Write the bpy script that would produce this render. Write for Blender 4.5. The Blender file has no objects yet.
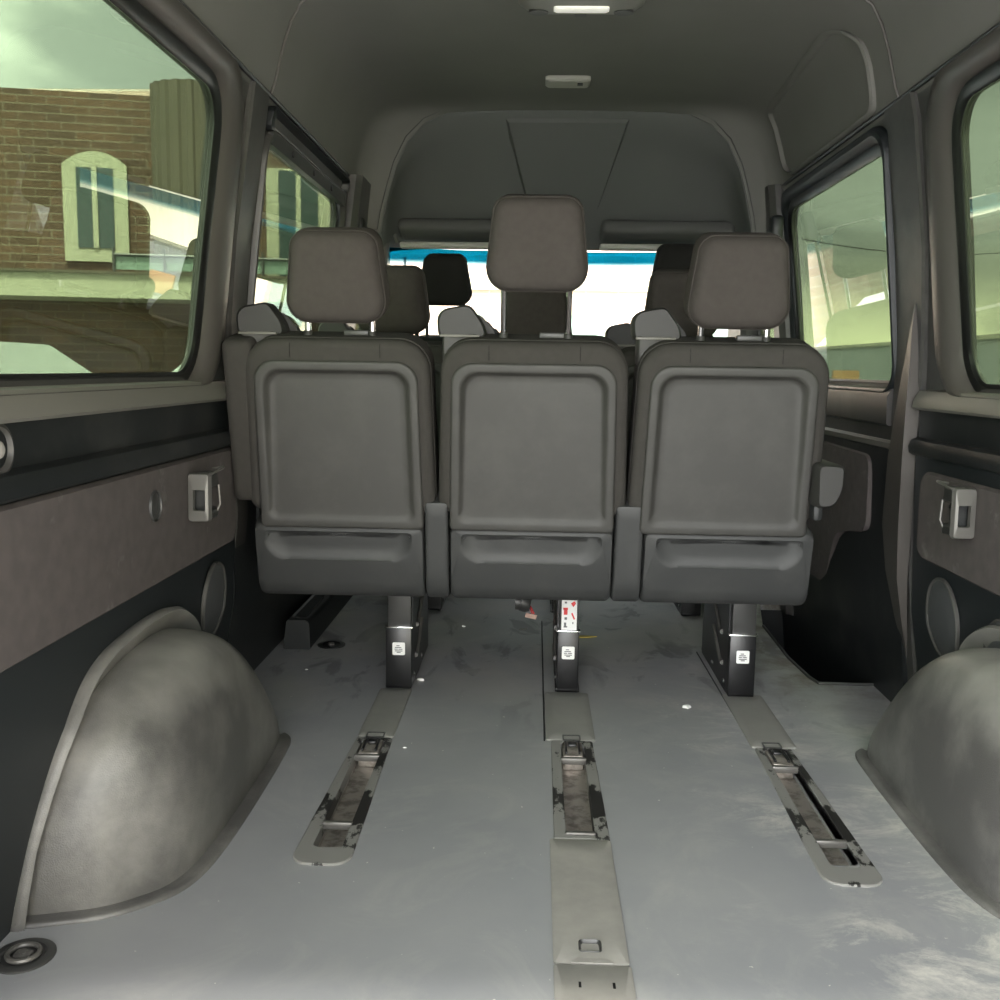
import bpy, bmesh, math, random
from mathutils import Vector, Matrix
random.seed(7)
S = bpy.context.scene
C = S.collection
PI = math.pi

# ------------------------------------------------------------------ camera frame (world axes seen from the lens)
def nrm(v):
    return Vector(v).normalized()
CAM = Vector((-0.10, 0.0, 0.90))
A_ = nrm((36, -132, 1000.))
S_ = Vector((1, 0.015, 0))
U_ = A_.cross(S_).normalized()
if U_.y > 0: U_ = -U_
B_ = A_.cross(U_)
if B_.x < 0: B_ = -B_
cd = bpy.data.cameras.new('camera'); cam = bpy.data.objects.new('camera', cd); C.objects.link(cam)
right = Vector((B_.x, A_.x, U_.x)); down = Vector((B_.y, A_.y, U_.y)); fwd = Vector((B_.z, A_.z, U_.z))
M = Matrix((( right.x, -down.x, -fwd.x, CAM.x), (right.y, -down.y, -fwd.y, CAM.y), (right.z, -down.z, -fwd.z, CAM.z), (0, 0, 0, 1)))
cam.matrix_world = M
cd.sensor_width = 36; cd.lens = 36; cd.clip_start = 0.02; cd.clip_end = 500
S.camera = cam

# ------------------------------------------------------------------ materials
def new_mat(name):
    m = bpy.data.materials.new(name); m.use_nodes = True
    nt = m.node_tree; b = nt.nodes['Principled BSDF']
    return m, nt, b
def plastic(name, col, rough=0.5, bump=0.15, scale=900, dust=0.0, dustcol=(0.45, 0.43, 0.39), dscale=6, metal=0.0, spec=0.5, col2=None, c2scale=3, dlo=0.5, dhi=0.72):
    m, nt, b = new_mat(name); N = nt.nodes; L = nt.links
    b.inputs['Roughness'].default_value = rough
    b.inputs['Metallic'].default_value = metal
    b.inputs['Specular IOR Level'].default_value = spec
    tc = N.new('ShaderNodeTexCoord')
    base = None
    rgb = N.new('ShaderNodeRGB'); rgb.outputs[0].default_value = (*col, 1); base = rgb.outputs[0]
    if col2:
        n = N.new('ShaderNodeTexNoise'); n.inputs['Scale'].default_value = c2scale; n.inputs['Detail'].default_value = 6
        L.new(tc.outputs['Object'], n.inputs['Vector'])
        r = N.new('ShaderNodeMapRange'); r.inputs[1].default_value = .35; r.inputs[2].default_value = .65; L.new(n.outputs[0], r.inputs[0])
        mx = N.new('ShaderNodeMixRGB'); L.new(r.outputs[0], mx.inputs[0]); L.new(base, mx.inputs[1]); mx.inputs[2].default_value = (*col2, 1); base = mx.outputs[0]
    if dust > 0:
        n = N.new('ShaderNodeTexNoise'); n.inputs['Scale'].default_value = dscale; n.inputs['Detail'].default_value = 9; n.inputs['Roughness'].default_value = .65
        L.new(tc.outputs['Object'], n.inputs['Vector'])
        r = N.new('ShaderNodeMapRange'); r.inputs[1].default_value = dlo; r.inputs[2].default_value = dhi; r.inputs[4].default_value = dust; L.new(n.outputs[0], r.inputs[0])
        mx = N.new('ShaderNodeMixRGB'); L.new(r.outputs[0], mx.inputs[0]); L.new(base, mx.inputs[1]); mx.inputs[2].default_value = (*dustcol, 1); base = mx.outputs[0]
    L.new(base, b.inputs['Base Color'])
    if bump > 0:
        n = N.new('ShaderNodeTexNoise'); n.inputs['Scale'].default_value = scale; n.inputs['Detail'].default_value = 2
        L.new(tc.outputs['Object'], n.inputs['Vector'])
        bp = N.new('ShaderNodeBump'); bp.inputs['Strength'].default_value = bump; bp.inputs['Distance'].default_value = .001
        L.new(n.outputs[0], bp.inputs['Height']); L.new(bp.outputs[0], b.inputs['Normal'])
    return m
def emis(name, col, st):
    m, nt, b = new_mat(name)
    b.inputs['Base Color'].default_value = (*col, 1); b.inputs['Emission Color'].default_value = (*col, 1); b.inputs['Emission Strength'].default_value = st
    return m
def glass(name, tint, base=0.06, band=None):
    m = bpy.data.materials.new(name); m.use_nodes = True; nt = m.node_tree; N = nt.nodes; L = nt.links; N.clear()
    out = N.new('ShaderNodeOutputMaterial'); mx = N.new('ShaderNodeMixShader'); tr = N.new('ShaderNodeBsdfTransparent'); gl = N.new('ShaderNodeBsdfGlossy')
    gl.inputs['Roughness'].default_value = 0.0
    gl.inputs['Color'].default_value = (1, 1, 1, 1)
    tr.inputs[0].default_value = (*tint, 1)
    lw = N.new('ShaderNodeLayerWeight'); lw.inputs[0].default_value = .5
    p = N.new('ShaderNodeMath'); p.operation = 'POWER'; p.inputs[1].default_value = 5; L.new(lw.outputs['Facing'], p.inputs[0])
    q = N.new('ShaderNodeMath'); q.operation = 'MULTIPLY_ADD'; q.inputs[1].default_value = 1 - base; q.inputs[2].default_value = base; L.new(p.outputs[0], q.inputs[0])
    L.new(q.outputs[0], mx.inputs[0]); L.new(tr.outputs[0], mx.inputs[1]); L.new(gl.outputs[0], mx.inputs[2]); L.new(mx.outputs[0], out.inputs[0])
    if band:
        tc = N.new('ShaderNodeTexCoord'); sp = N.new('ShaderNodeSeparateXYZ'); L.new(tc.outputs['Object'], sp.inputs[0])
        r = N.new('ShaderNodeMapRange'); r.inputs[1].default_value = band[0]; r.inputs[2].default_value = band[1]; L.new(sp.outputs[2], r.inputs[0])
        c = N.new('ShaderNodeMixRGB'); c.inputs[1].default_value = (*tint, 1); c.inputs[2].default_value = (*band[2], 1); L.new(r.outputs[0], c.inputs[0]); L.new(c.outputs[0], tr.inputs[0])
    return m
M_ = {}
M_['trim'] = plastic('charcoal_trim', (.055, .053, .050), .42, .2, dust=.12, dscale=4)
M_['frame'] = plastic('window_surround', (.075, .068, .062), .38, .25, 1200)
M_['ledge'] = plastic('sill_trim', (.155, .148, .13), .42, .15)
M_['black'] = plastic('black_plastic', (.009, .011, .012), .45, .2, dust=.06, dscale=5)
M_['lower'] = plastic('lower_panel', (.012, .015, .017), .5, .25)
M_['rubber'] = plastic('rubber_seal', (.008, .008, .008), .35, 0)
M_['liner'] = plastic('headliner_cloth', (.20, .197, .183), .92, .4, 500, spec=.15, col2=(.186, .183, .169))
M_['linerf'] = plastic('cab_headliner_cloth', (.155, .16, .152), .92, .5, 500, spec=.15)
M_['panel'] = plastic('panel_carpet', (.090, .079, .077), .9, .8, 1500, spec=.15, col2=(.105, .091, .088), c2scale=30, dust=.25, dscale=14, dlo=.6, dhi=.8)
M_['grille'] = plastic('speaker_mesh', (.07, .072, .075), .5, .8, 1400)
M_['shell'] = plastic('seat_shell', (.040, .0385, .0355), .55, .2, 900, dust=.035, dscale=9, dlo=.45)
M_['base'] = plastic('seat_lower_shell', (.035, .036, .036), .52, .2, 900, dust=.03, dscale=8)
M_['fabric'] = plastic('seat_cloth', (.046, .043, .039), .9, .8, 1500, spec=.2, col2=(.051, .047, .043), c2scale=60)
M_['fabric2'] = plastic('headrest_cloth', (.064, .056, .051), .9, .8, 1500, spec=.2, col2=(.058, .050, .046), c2scale=60)
M_['fabd'] = plastic('dark_seat_cloth', (.022, .021, .020), .9, .6, 1500, spec=.2)
M_['arm'] = plastic('armrest_plastic', (.028, .027, .025), .55, .2)
M_['chrome'] = plastic('bright_chrome', (.75, .75, .74), .12, 0, metal=1)
M_['steel'] = plastic('worn_steel', (.45, .41, .37), .38, .3, 200, dust=.6, dustcol=(.09, .075, .06), dscale=30, metal=.6, dlo=.45, dhi=.6)
M_['dsteel'] = plastic('black_steel', (.010, .010, .011), .3, .1, metal=.1)
M_['msteel'] = plastic('grey_steel', (.06, .06, .058), .4, .1, metal=.3)
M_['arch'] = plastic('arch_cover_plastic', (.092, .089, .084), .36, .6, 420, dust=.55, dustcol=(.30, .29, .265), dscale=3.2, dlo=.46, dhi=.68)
# paler tone towards the crown of the covers, broken up by noise
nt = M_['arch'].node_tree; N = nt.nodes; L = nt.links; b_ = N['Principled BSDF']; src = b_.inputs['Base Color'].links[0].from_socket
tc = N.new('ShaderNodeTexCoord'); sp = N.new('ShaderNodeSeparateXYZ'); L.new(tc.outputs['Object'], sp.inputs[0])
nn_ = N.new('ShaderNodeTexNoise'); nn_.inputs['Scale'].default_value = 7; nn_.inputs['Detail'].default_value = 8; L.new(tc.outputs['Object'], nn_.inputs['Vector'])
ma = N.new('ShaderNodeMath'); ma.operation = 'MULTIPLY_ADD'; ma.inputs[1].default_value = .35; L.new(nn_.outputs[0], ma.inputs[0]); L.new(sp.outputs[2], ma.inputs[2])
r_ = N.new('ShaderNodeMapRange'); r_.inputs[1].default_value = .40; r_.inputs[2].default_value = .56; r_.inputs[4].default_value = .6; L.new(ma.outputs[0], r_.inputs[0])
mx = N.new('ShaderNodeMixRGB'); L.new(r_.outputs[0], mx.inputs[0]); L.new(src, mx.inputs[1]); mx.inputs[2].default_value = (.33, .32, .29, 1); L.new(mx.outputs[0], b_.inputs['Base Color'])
M_['bracket'] = plastic('satin_silver', (.13, .125, .115), .38, .1, metal=.3)
M_['white'] = plastic('white_label', (.80, .80, .78), .5, 0)
M_['red'] = plastic('red_print', (.65, .03, .03), .5, 0)
M_['ink'] = plastic('grey_print', (.12, .12, .12), .5, 0)
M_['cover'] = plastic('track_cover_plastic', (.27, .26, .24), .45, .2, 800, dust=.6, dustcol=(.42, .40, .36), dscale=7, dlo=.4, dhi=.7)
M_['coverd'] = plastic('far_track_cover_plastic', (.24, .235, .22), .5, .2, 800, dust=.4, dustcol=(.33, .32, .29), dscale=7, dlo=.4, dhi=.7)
M_['yellow'] = plastic('yellow_leaf', (.55, .42, .08), .6, 0)
M_['orange'] = plastic('orange_leaf', (.60, .25, .05), .6, 0)
M_['lens'] = emis('dome_lens', (1, .97, .88), .25)
M_['lamp'] = plastic('dome_light_beige', (.23, .225, .20), .45, .1)
M_['visor'] = plastic('visor_vinyl', (.10, .10, .095), .7, .2)
M_['visorl'] = plastic('visor_edge_vinyl', (.45, .44, .40), .6, .1)
M_['tint'] = glass('privacy_glass', (.345, .395, .315), .075)
M_['clear'] = glass('clear_glass', (.93, .97, .94), .04, band=None)
M_['wscreen'] = glass('banded_windscreen_glass', (.95, .98, .96), .03, band=(1.335, 1.362, (.02, .24, .33)))

# floor: grey vinyl with scuffs, wet streaks, chalky dust
def floor_mat():
    m, nt, b = new_mat('grey_vinyl_floor'); N = nt.nodes; L = nt.links
    tc = N.new('ShaderNodeTexCoord')
    def noise(sc, det=8, ro=.6, vec=None, dist=0):
        n = N.new('ShaderNodeTexNoise'); n.inputs['Scale'].default_value = sc; n.inputs['Detail'].default_value = det; n.inputs['Roughness'].default_value = ro; n.inputs['Distortion'].default_value = dist
        L.new(vec or tc.outputs['Object'], n.inputs['Vector']); return n.outputs[0]
    def rng(x, a, c, lo=0, hi=1):
        r = N.new('ShaderNodeMapRange'); r.inputs[1].default_value = a; r.inputs[2].default_value = c; r.inputs[3].default_value = lo; r.inputs[4].default_value = hi; L.new(x, r.inputs[0]); return r.outputs[0]
    def mul(a, c):
        q = N.new('ShaderNodeMath'); q.operation = 'MULTIPLY'
        for i, v in enumerate((a, c)):
            if isinstance(v, (int, float)): q.inputs[i].default_value = v
            else: L.new(v, q.inputs[i])
        return q.outputs[0]
    def mix(f, a, col):
        x = N.new('ShaderNodeMixRGB')
        L.new(f, x.inputs[0]); L.new(a, x.inputs[1]); x.inputs[2].default_value = (*col, 1); return x.outputs[0]
    rgb = N.new('ShaderNodeRGB'); rgb.outputs[0].default_value = (.275, .281, .292, 1)
    c = mix(rng(noise(1.7), .35, .65), rgb.outputs[0], (.335, .337, .340))
    sp = N.new('ShaderNodeSeparateXYZ'); L.new(tc.outputs['Object'], sp.inputs[0])
    # chalky drag marks, mostly on the right hand half
    mp = N.new('ShaderNodeMapping'); mp.inputs['Scale'].default_value = (6, 9, 1); L.new(tc.outputs['Object'], mp.inputs[0])
    right_m = rng(sp.outputs[0], .12, .42)
    near_m = rng(sp.outputs[1], 2.9, 1.7, .35, 1)
    c = mix(mul(mul(mul(rng(noise(1.0, 14, .78, mp.outputs[0], .5), .47, .62), rng(noise(2.2, 3), .42, .58)), right_m), near_m), c, (.62, .60, .55))
    c = mix(mul(rng(noise(3.1, 10, .7, None, 1.5), .52, .75), .35), c, (.50, .49, .45))
    # dark damp streaks further in
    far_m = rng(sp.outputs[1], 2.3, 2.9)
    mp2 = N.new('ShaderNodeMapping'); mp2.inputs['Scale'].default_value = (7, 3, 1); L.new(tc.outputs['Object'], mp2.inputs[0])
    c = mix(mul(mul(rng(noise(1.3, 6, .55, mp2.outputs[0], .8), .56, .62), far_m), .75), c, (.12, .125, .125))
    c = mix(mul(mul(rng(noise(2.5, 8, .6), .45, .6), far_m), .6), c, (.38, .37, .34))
    # brown grime near the sliding-door step on the right
    fr = mul(rng(sp.outputs[0], .52, .62), rng(sp.outputs[1], 2.55, 2.9))
    c = mix(mul(fr, rng(noise(9, 10, .7), .42, .6)), c, (.16, .145, .12))
    c = mix(rng(noise(75, 2, .5), .745, .765), c, (.62, .60, .55))
    L.new(c, b.inputs['Base Color'])
    L.new(rng(noise(2.6, 6), .3, .7, .30, .5), b.inputs['Roughness'])
    bp = N.new('ShaderNodeBump'); bp.inputs['Strength'].default_value = .12; bp.inputs['Distance'].default_value = .001
    L.new(noise(350, 2), bp.inputs['Height']); L.new(bp.outputs[0], b.inputs['Normal'])
    return m
M_['floor'] = floor_mat()
# scuffed track surround: pale plate with black glue residue
def residue():
    m, nt, b = new_mat('glue_stained_track'); N = nt.nodes; L = nt.links
    tc = N.new('ShaderNodeTexCoord')
    mp = N.new('ShaderNodeMapping'); mp.inputs['Scale'].default_value = (1.6, .8, 1); L.new(tc.outputs['Object'], mp.inputs[0])
    n = N.new('ShaderNodeTexNoise'); n.inputs['Scale'].default_value = 26; n.inputs['Detail'].default_value = 7; n.inputs['Roughness'].default_value = .65; L.new(mp.outputs[0], n.inputs['Vector'])
    n2 = N.new('ShaderNodeTexNoise'); n2.inputs['Scale'].default_value = 5; n2.inputs['Detail'].default_value = 1; L.new(tc.outputs['Object'], n2.inputs['Vector'])
    ad = N.new('ShaderNodeMath'); ad.operation = 'ADD'; L.new(n.outputs[0], ad.inputs[0]); L.new(n2.outputs[0], ad.inputs[1])
    r = N.new('ShaderNodeMapRange'); r.inputs[1].default_value = 1.03; r.inputs[2].default_value = 1.06; L.new(ad.outputs[0], r.inputs[0])
    mx = N.new('ShaderNodeMixRGB'); L.new(r.outputs[0], mx.inputs[0]); mx.inputs[1].default_value = (.24, .235, .22, 1); mx.inputs[2].default_value = (.022, .021, .020, 1)
    L.new(mx.outputs[0], b.inputs['Base Color']); b.inputs['Roughness'].default_value = .45
    return m
M_['residue'] = residue()

# ------------------------------------------------------------------ mesh helpers
def tag(o, label=None, cat=None, group=None, kind=None):
    if label: o['label'] = label
    if cat: o['category'] = cat
    if group: o['group'] = group
    if kind: o['kind'] = kind
    return o
def obj(name, bm, m, parent=None, ang=35, loc=None):
    bmesh.ops.remove_doubles(bm, verts=bm.verts, dist=1e-6)
    bmesh.ops.recalc_face_normals(bm, faces=bm.faces)
    me = bpy.data.meshes.new(name); bm.to_mesh(me); bm.free()
    for p in me.polygons: p.use_smooth = True
    me.set_sharp_from_angle(angle=math.radians(ang))
    mats = m if isinstance(m, (list, tuple)) else [m]
    for q in mats: me.materials.append(M_[q] if isinstance(q, str) else q)
    o = bpy.data.objects.new(name, me); C.objects.link(o)
    if parent: o.parent = parent
    return o
def empty(name, loc, label, cat, group=None, rz=0):
    o = bpy.data.objects.new(name, None); C.objects.link(o); o.location = loc; o.rotation_euler = (0, 0, rz); o.empty_display_size = .05
    return tag(o, label, cat, group)
def struct(name, bm, m, ang=35):
    o = obj(name, bm, m, None, ang); o['kind'] = 'structure'; return o
def rr(x0, x1, y0, y1, r, n=6, xt0=None, xt1=None, rt=None):
    """rounded quad, CCW; xt0/xt1: x bounds at the top edge"""
    if xt0 is None: xt0 = x0
    if xt1 is None: xt1 = x1
    if rt is None: rt = r
    pts = []
    cor = [((x1, y0), r, -90), ((xt1, y1), rt, 0), ((xt0, y1), rt, 90), ((x0, y0), r, 180)]
    sg = [(-1, 1), (-1, -1), (1, -1), (1, 1)]
    for ((cx, cy), q, a0), (sx, sy) in zip(cor, sg):
        for k in range(n + 1):
            a = math.radians(a0 + 90 * k / n)
            pts.append((cx + sx * q + q * math.cos(a), cy + sy * q + q * math.sin(a)))
    return pts
def rings(bm, loops, mp, cap0=True, cap1=True, mats=None):
    """loops: list of (pts2d, w) with equal counts; mp(u,v,w)->Vector"""
    R = []
    if cap1 and not mats:
        pts, w = loops[-1]; cu = sum(p[0] for p in pts) / len(pts); cv = sum(p[1] for p in pts) / len(pts)
        loops = list(loops) + [([(cu + (u - cu) * f, cv + (v - cv) * f) for u, v in pts], w) for f in (.7, .4, .12)]
    for pts, w in loops:
        R.append([bm.verts.new(mp(u, v, w(u, v) if callable(w) else w)) for u, v in pts])
    n = len(R[0])
    for i in range(len(R) - 1):
        for k in range(n):
            f = bm.faces.new((R[i][k], R[i][(k + 1) % n], R[i + 1][(k + 1) % n], R[i + 1][k]))
            if mats: f.material_index = mats[i]
    if cap0: bm.faces.new(R[0][::-1])
    if cap1:
        f = bm.faces.new(R[-1])
        if mats: f.material_index = mats[-1]
    return R
def ringclosed(bm, loops, mp):
    """frame with a hole: the last ring joins the first"""
    R = [[bm.verts.new(mp(u, v, w)) for u, v in pts] for pts, w in loops]
    n = len(R[0]); m = len(R)
    for i in range(m):
        j = (i + 1) % m
        for k in range(n):
            bm.faces.new((R[i][k], R[i][(k + 1) % n], R[j][(k + 1) % n], R[j][k]))
def box(bm, x0, x1, y0, y1, z0, z1, b=0, M=None, seg=2):
    r = bmesh.ops.create_cube(bm, size=1)
    vs = r['verts']
    for v in vs:
        v.co = Vector(((x0 + x1) / 2 + v.co.x * (x1 - x0), (y0 + y1) / 2 + v.co.y * (y1 - y0), (z0 + z1) / 2 + v.co.z * (z1 - z0)))
    if b > 0:
        es = list({e for v in vs for e in v.link_edges})
        g = bmesh.ops.bevel(bm, geom=es, offset=b, segments=seg, affect='EDGES', profile=.5)
        vs = list({v for f in g['faces'] for v in f.verts} | {v for v in vs if v.is_valid})
    if M is not None:
        for v in vs: v.co = M @ v.co
    return vs
def prism(bm, pts, mp, w0, w1):
    a = [bm.verts.new(mp(u, v, w0)) for u, v in pts]; b = [bm.verts.new(mp(u, v, w1)) for u, v in pts]; n = len(a)
    bm.faces.new(a[::-1]); bm.faces.new(b)
    for k in range(n): bm.faces.new((a[k], a[(k + 1) % n], b[(k + 1) % n], b[k]))
def tube(bm, pts, r, n=8, caps=True):
    pts = [Vector(p) for p in pts]; R = []
    t0 = (pts[1] - pts[0]).normalized(); up = Vector((0, 0, 1)) if abs(t0.z) < .9 else Vector((1, 0, 0))
    nx = t0.cross(up).normalized()
    for i, p in enumerate(pts):
        t = (pts[min(i + 1, len(pts) - 1)] - pts[max(i - 1, 0)]).normalized()
        nx = (nx - t * nx.dot(t)).normalized(); ny = t.cross(nx)
        rr_ = r[i] if isinstance(r, (list, tuple)) else r
        R.append([bm.verts.new(p + (nx * math.cos(2 * PI * k / n) + ny * math.sin(2 * PI * k / n)) * rr_) for k in range(n)])
    for i in range(len(R) - 1):
        for k in range(n): bm.faces.new((R[i][k], R[i][(k + 1) % n], R[i + 1][(k + 1) % n], R[i + 1][k]))
    if caps: bm.faces.new(R[0][::-1]); bm.faces.new(R[-1])
def NB(): return bmesh.new()
def lerp_tab(tab, t):
    if t <= tab[0][0]: return tab[0][1]
    for (a, x), (b, y) in zip(tab, tab[1:]):
        if t <= b: return x + (y - x) * (t - a) / (b - a)
    return tab[-1][1]
def boolcut(o, cutters):
    for c in cutters:
        md = o.modifiers.new('b', 'BOOLEAN'); md.operation = 'DIFFERENCE'; md.object = c; md.solver = 'EXACT'
    bpy.context.view_layer.update()
    dg = bpy.context.evaluated_depsgraph_get()
    me = bpy.data.meshes.new_from_object(o.evaluated_get(dg))
    o.modifiers.clear(); old = o.data; o.data = me
    for p in me.polygons: p.use_smooth = True
    me.set_sharp_from_angle(angle=math.radians(35))
    for c in cutters:
        d = c.data; bpy.data.objects.remove(c); bpy.data.meshes.remove(d)
def cutter(fn):
    bm = NB(); fn(bm)
    return obj('cut', bm, 'black')

# ------------------------------------------------------------------ van body
PROF = [(-.3, .935), (0, .930), (.12, .915), (.30, .878), (.42, .868), (.70, .865), (.885, .870), (1.20, .838), (1.50, .800), (1.57, .783)]
def px(z): return lerp_tab(PROF, z)
def wallmap(s):
    def mp(u, v, w):           # u along the van, v up, w inwards from the wall skin
        return Vector((s * (px(v) - w), u, v))
    return mp
def wall(s, name, wins):
    bm = NB()
    ys = [-.15, 1, 2, 3, 4, 5.0]; zs = [z for z, _ in PROF]
    for w in (0, -.016):
        for i in range(len(ys) - 1):
            for j in range(len(zs) - 1):
                bm.faces.new([bm.verts.new(wallmap(s)(a, b, w)) for a, b in ((ys[i], zs[j]), (ys[i + 1], zs[j]), (ys[i + 1], zs[j + 1]), (ys[i], zs[j + 1]))])
    for j in range(len(zs) - 1):
        for y in (ys[0], ys[-1]):
            bm.faces.new([bm.verts.new(wallmap(s)(y, b, w)) for b, w in ((zs[j], 0), (zs[j + 1], 0), (zs[j + 1], -.016), (zs[j], -.016))])
    for i in range(len(ys) - 1):
        for z in (zs[0], zs[-1]):
            bm.faces.new([bm.verts.new(wallmap(s)(a, z, w)) for a, w in ((ys[i], 0), (ys[i + 1], 0), (ys[i + 1], -.016), (ys[i], -.016))])
    o = struct(name, bm, 'trim')
    cs = []
    for (y0, y1, z0, z1, r) in wins:
        def f(b, y0=y0, y1=y1, z0=z0, z1=z1, r=r):
            prism(b, rr(y0, y1, z0, z1, r, 8), lambda u, v, w: Vector((s * w, u, v)), .6, 1.1)
        cs.append(cutter(f))
    cs.append(cutter(lambda b: prism(b, [(4.47, 1.7), (4.40, 1.44), (5.12, .94), (5.3, .94), (5.3, 1.7)], lambda u, v, w: Vector((s * w, u, v)), .6, 1.1)))
    boolcut(o, cs)
    return o
WL = [(.42, 2.235, .872, 1.484, .085), (2.60, 3.57, .872, 1.462, .07), (3.90, 4.34, .90, 1.38, .06)]
WR = [(.42, 2.285, .872, 1.484, .085), (2.72, 3.72, .872, 1.478, .07), (3.90, 4.34, .90, 1.38, .06)]
wall(-1, 'wall_left', WL)
wall(1, 'wall_right', WR)

def gmap(s):                  # flat tilted plane of the panes
    def mp(u, v, w): return Vector((s * (.880 - (v - .885) * .128 - w), u, v))
    return mp
wn = 1
for s, W in ((-1, WL), (1, WR)):
    for (y0, y1, z0, z1, r) in W:
        bm = NB(); prism(bm, rr(y0 - .012, y1 + .012, z0 - .012, z1 + .012, r + .01, 8), gmap(s), -.002, .002)
        g = struct('window_%d' % wn, bm, 'tint' if y0 < 4 else 'clear')
        # black rubber seal and moulded surround belong to the window
        bm = NB(); mp = gmap(s)
        def L_(d, w): return (rr(y0 - d, y1 + d, z0 - d, z1 + d, max(r + d, .02), 8), w)
        ringclosed(bm, [L_(-.006, .003), L_(-.008, .007), L_(-.002, .012), L_(.022, .014), L_(.023, .003)], mp)
        o = obj('rubber_seal', bm, 'rubber', g)
        wn += 1
# moulded surrounds: separate trims
def surround(name, s, y0, y1, z0, z1, r, oy0, oy1, oz0, oz1, orr, m='frame'):
    bm = NB(); mp = wallmap(s)
    def lp(t): return rr(y0 + (oy0 - y0) * t, y1 + (oy1 - y1) * t, z0 + (oz0 - z0) * t, z1 + (oz1 - z1) * t, r + (orr - r) * t, 8)
    ringclosed(bm, [(lp(.02), -.012), (lp(.10), .004), (lp(.28), .020), (lp(.52), .027), (lp(.80), .024), (lp(.95), .014), (lp(1), .002), (lp(.98), -.004), (lp(.1), -.014)], mp)
    return struct(name, bm, m)
surround('trim_1', -1, .40, 2.255, .858, 1.502, .10, .28, 2.40, .845, 1.565, .13)
surround('trim_2', 1, .40, 2.305, .858, 1.502, .10, .28, 2.45, .845, 1.565, .13)
surround('trim_3', -1, 2.59, 3.585, .860, 1.474, .08, 2.575, 3.63, .84, 1.50, .09, 'trim')
surround('trim_4', 1, 2.71, 3.74, .860, 1.492, .08, 2.69, 3.80, .84, 1.545, .09, 'lower')

# sill ledge, dark channel, padded rail, fabric panel and lower panel along each rear side
def side_strip(name, s, y0, y1, prof, m, kind=True, parent=None):
    """prof: list of (z, inward offset)"""
    bm = NB(); mp = wallmap(s); n = 12
    for i in range(n):
        a = y0 + (y1 - y0) * i / n; b = y0 + (y1 - y0) * (i + 1) / n
        for (z0, w0), (z1, w1) in zip(prof, prof[1:] + prof[:1]):
            bm.faces.new([bm.verts.new(mp(a, z0, w0)), bm.verts.new(mp(b, z0, w0)), bm.verts.new(mp(b, z1, w1)), bm.verts.new(mp(a, z1, w1))])
    for y in (y0, y1):
        bm.faces.new([bm.verts.new(mp(y, z, w)) for z, w in prof])
    return struct(name, bm, m)
k = 5
for s, yE in ((-1, 2.49), (1, 2.52)):
    side_strip('trim_%d' % k, s, -.1, yE, [(.862, -.004), (.858, .022), (.835, .034), (.818, .036), (.812, .028), (.812, -.004)], 'ledge'); k += 1
    side_strip('trim_%d' % k, s, -.1, yE, [(.812, -.004), (.812, .014), (.742, .012), (.742, -.004)], 'black'); k += 1
    side_strip('trim_%d' % k, s, -.1, yE, [(.744, -.004), (.744, .014), (.738, .030), (.722, .036), (.706, .033), (.700, .022), (.700, -.004)], 'black'); k += 1
    side_strip('trim_%d' % k, s, -.1, yE, [(.700, -.004), (.700, .016), (.30, .012), (-.02, .010), (-.02, -.004)], 'lower'); k += 1
# fabric inserts
def insert(name, s, pts, label=None, w=.028, m='panel'):
    bm = NB(); mp = wallmap(s)
    cx = sum(p[0] for p in pts) / len(pts); cy = sum(p[1] for p in pts) / len(pts)
    def sh(d): return [(cx + (u - cx) * (1 - d / max(.05, abs(u - cx) + .001)), cy + (v - cy) * (1 - d / max(.05, abs(v - cy) + .001))) for u, v in pts]
    rings(bm, [(pts, 0), (pts, w - .008), (sh(.006), w), ], mp)
    return struct(name, bm, m)
insert('trim_20', -1, rr(-.05, 2.44, .462, .697, .035, 8), m='panel')
insert('trim_21', 1, rr(-.05, 2.455, .455, .668, .04, 8), m='panel')
# right side second section: shaped carpet insert
def smooth_poly(pts, rad=.03, n=5):
    out = []
    N_ = len(pts)
    for i in range(N_):
        p0 = Vector(pts[i - 1]); p1 = Vector(pts[i]); p2 = Vector(pts[(i + 1) % N_])
        a = p1 + (p0 - p1).normalized() * min(rad, (p0 - p1).length * .45); b = p1 + (p2 - p1).normalized() * min(rad, (p2 - p1).length * .45)
        for q in range(n + 1):
            t = q / n; out.append(tuple((1 - t) ** 2 * a + 2 * t * (1 - t) * p1 + t * t * b))
    return out
insert('trim_22', 1, smooth_poly([(2.84, .455), (3.02, .430), (3.12, .40), (3.42, .10), (3.9, .10), (3.9, .685), (2.84, .672)], .05), w=.022)
insert('trim_23', -1, smooth_poly([(2.70, .36), (3.6, .36), (3.6, .68), (2.70, .68)], .05), w=.022, m='lower')
side_strip('trim_13', 1, 2.72, 3.95, [(.862, -.004), (.858, .020), (.838, .030), (.765, .026), (.760, .018), (.760, -.004)], 'trim')
side_strip('trim_14', 1, 2.66, 3.95, [(.700, -.004), (.700, .018), (.716, .026), (.722, .018), (.722, -.004)], 'ledge')
side_strip('trim_15', 1, 2.60, 3.95, [(.698, -.004), (.698, .016), (.30, .012), (-.26, .010), (-.26, -.004)], 'black')
side_strip('trim_16', 1, 2.66, 3.95, [(.760, -.004), (.760, .010), (.722, .010), (.722, -.004)], 'black')
side_strip('trim_17', -1, 2.50, 3.95, [(.84, -.004), (.84, .012), (.30, .012), (-.02, .010), (-.02, -.004)], 'black')
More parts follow.
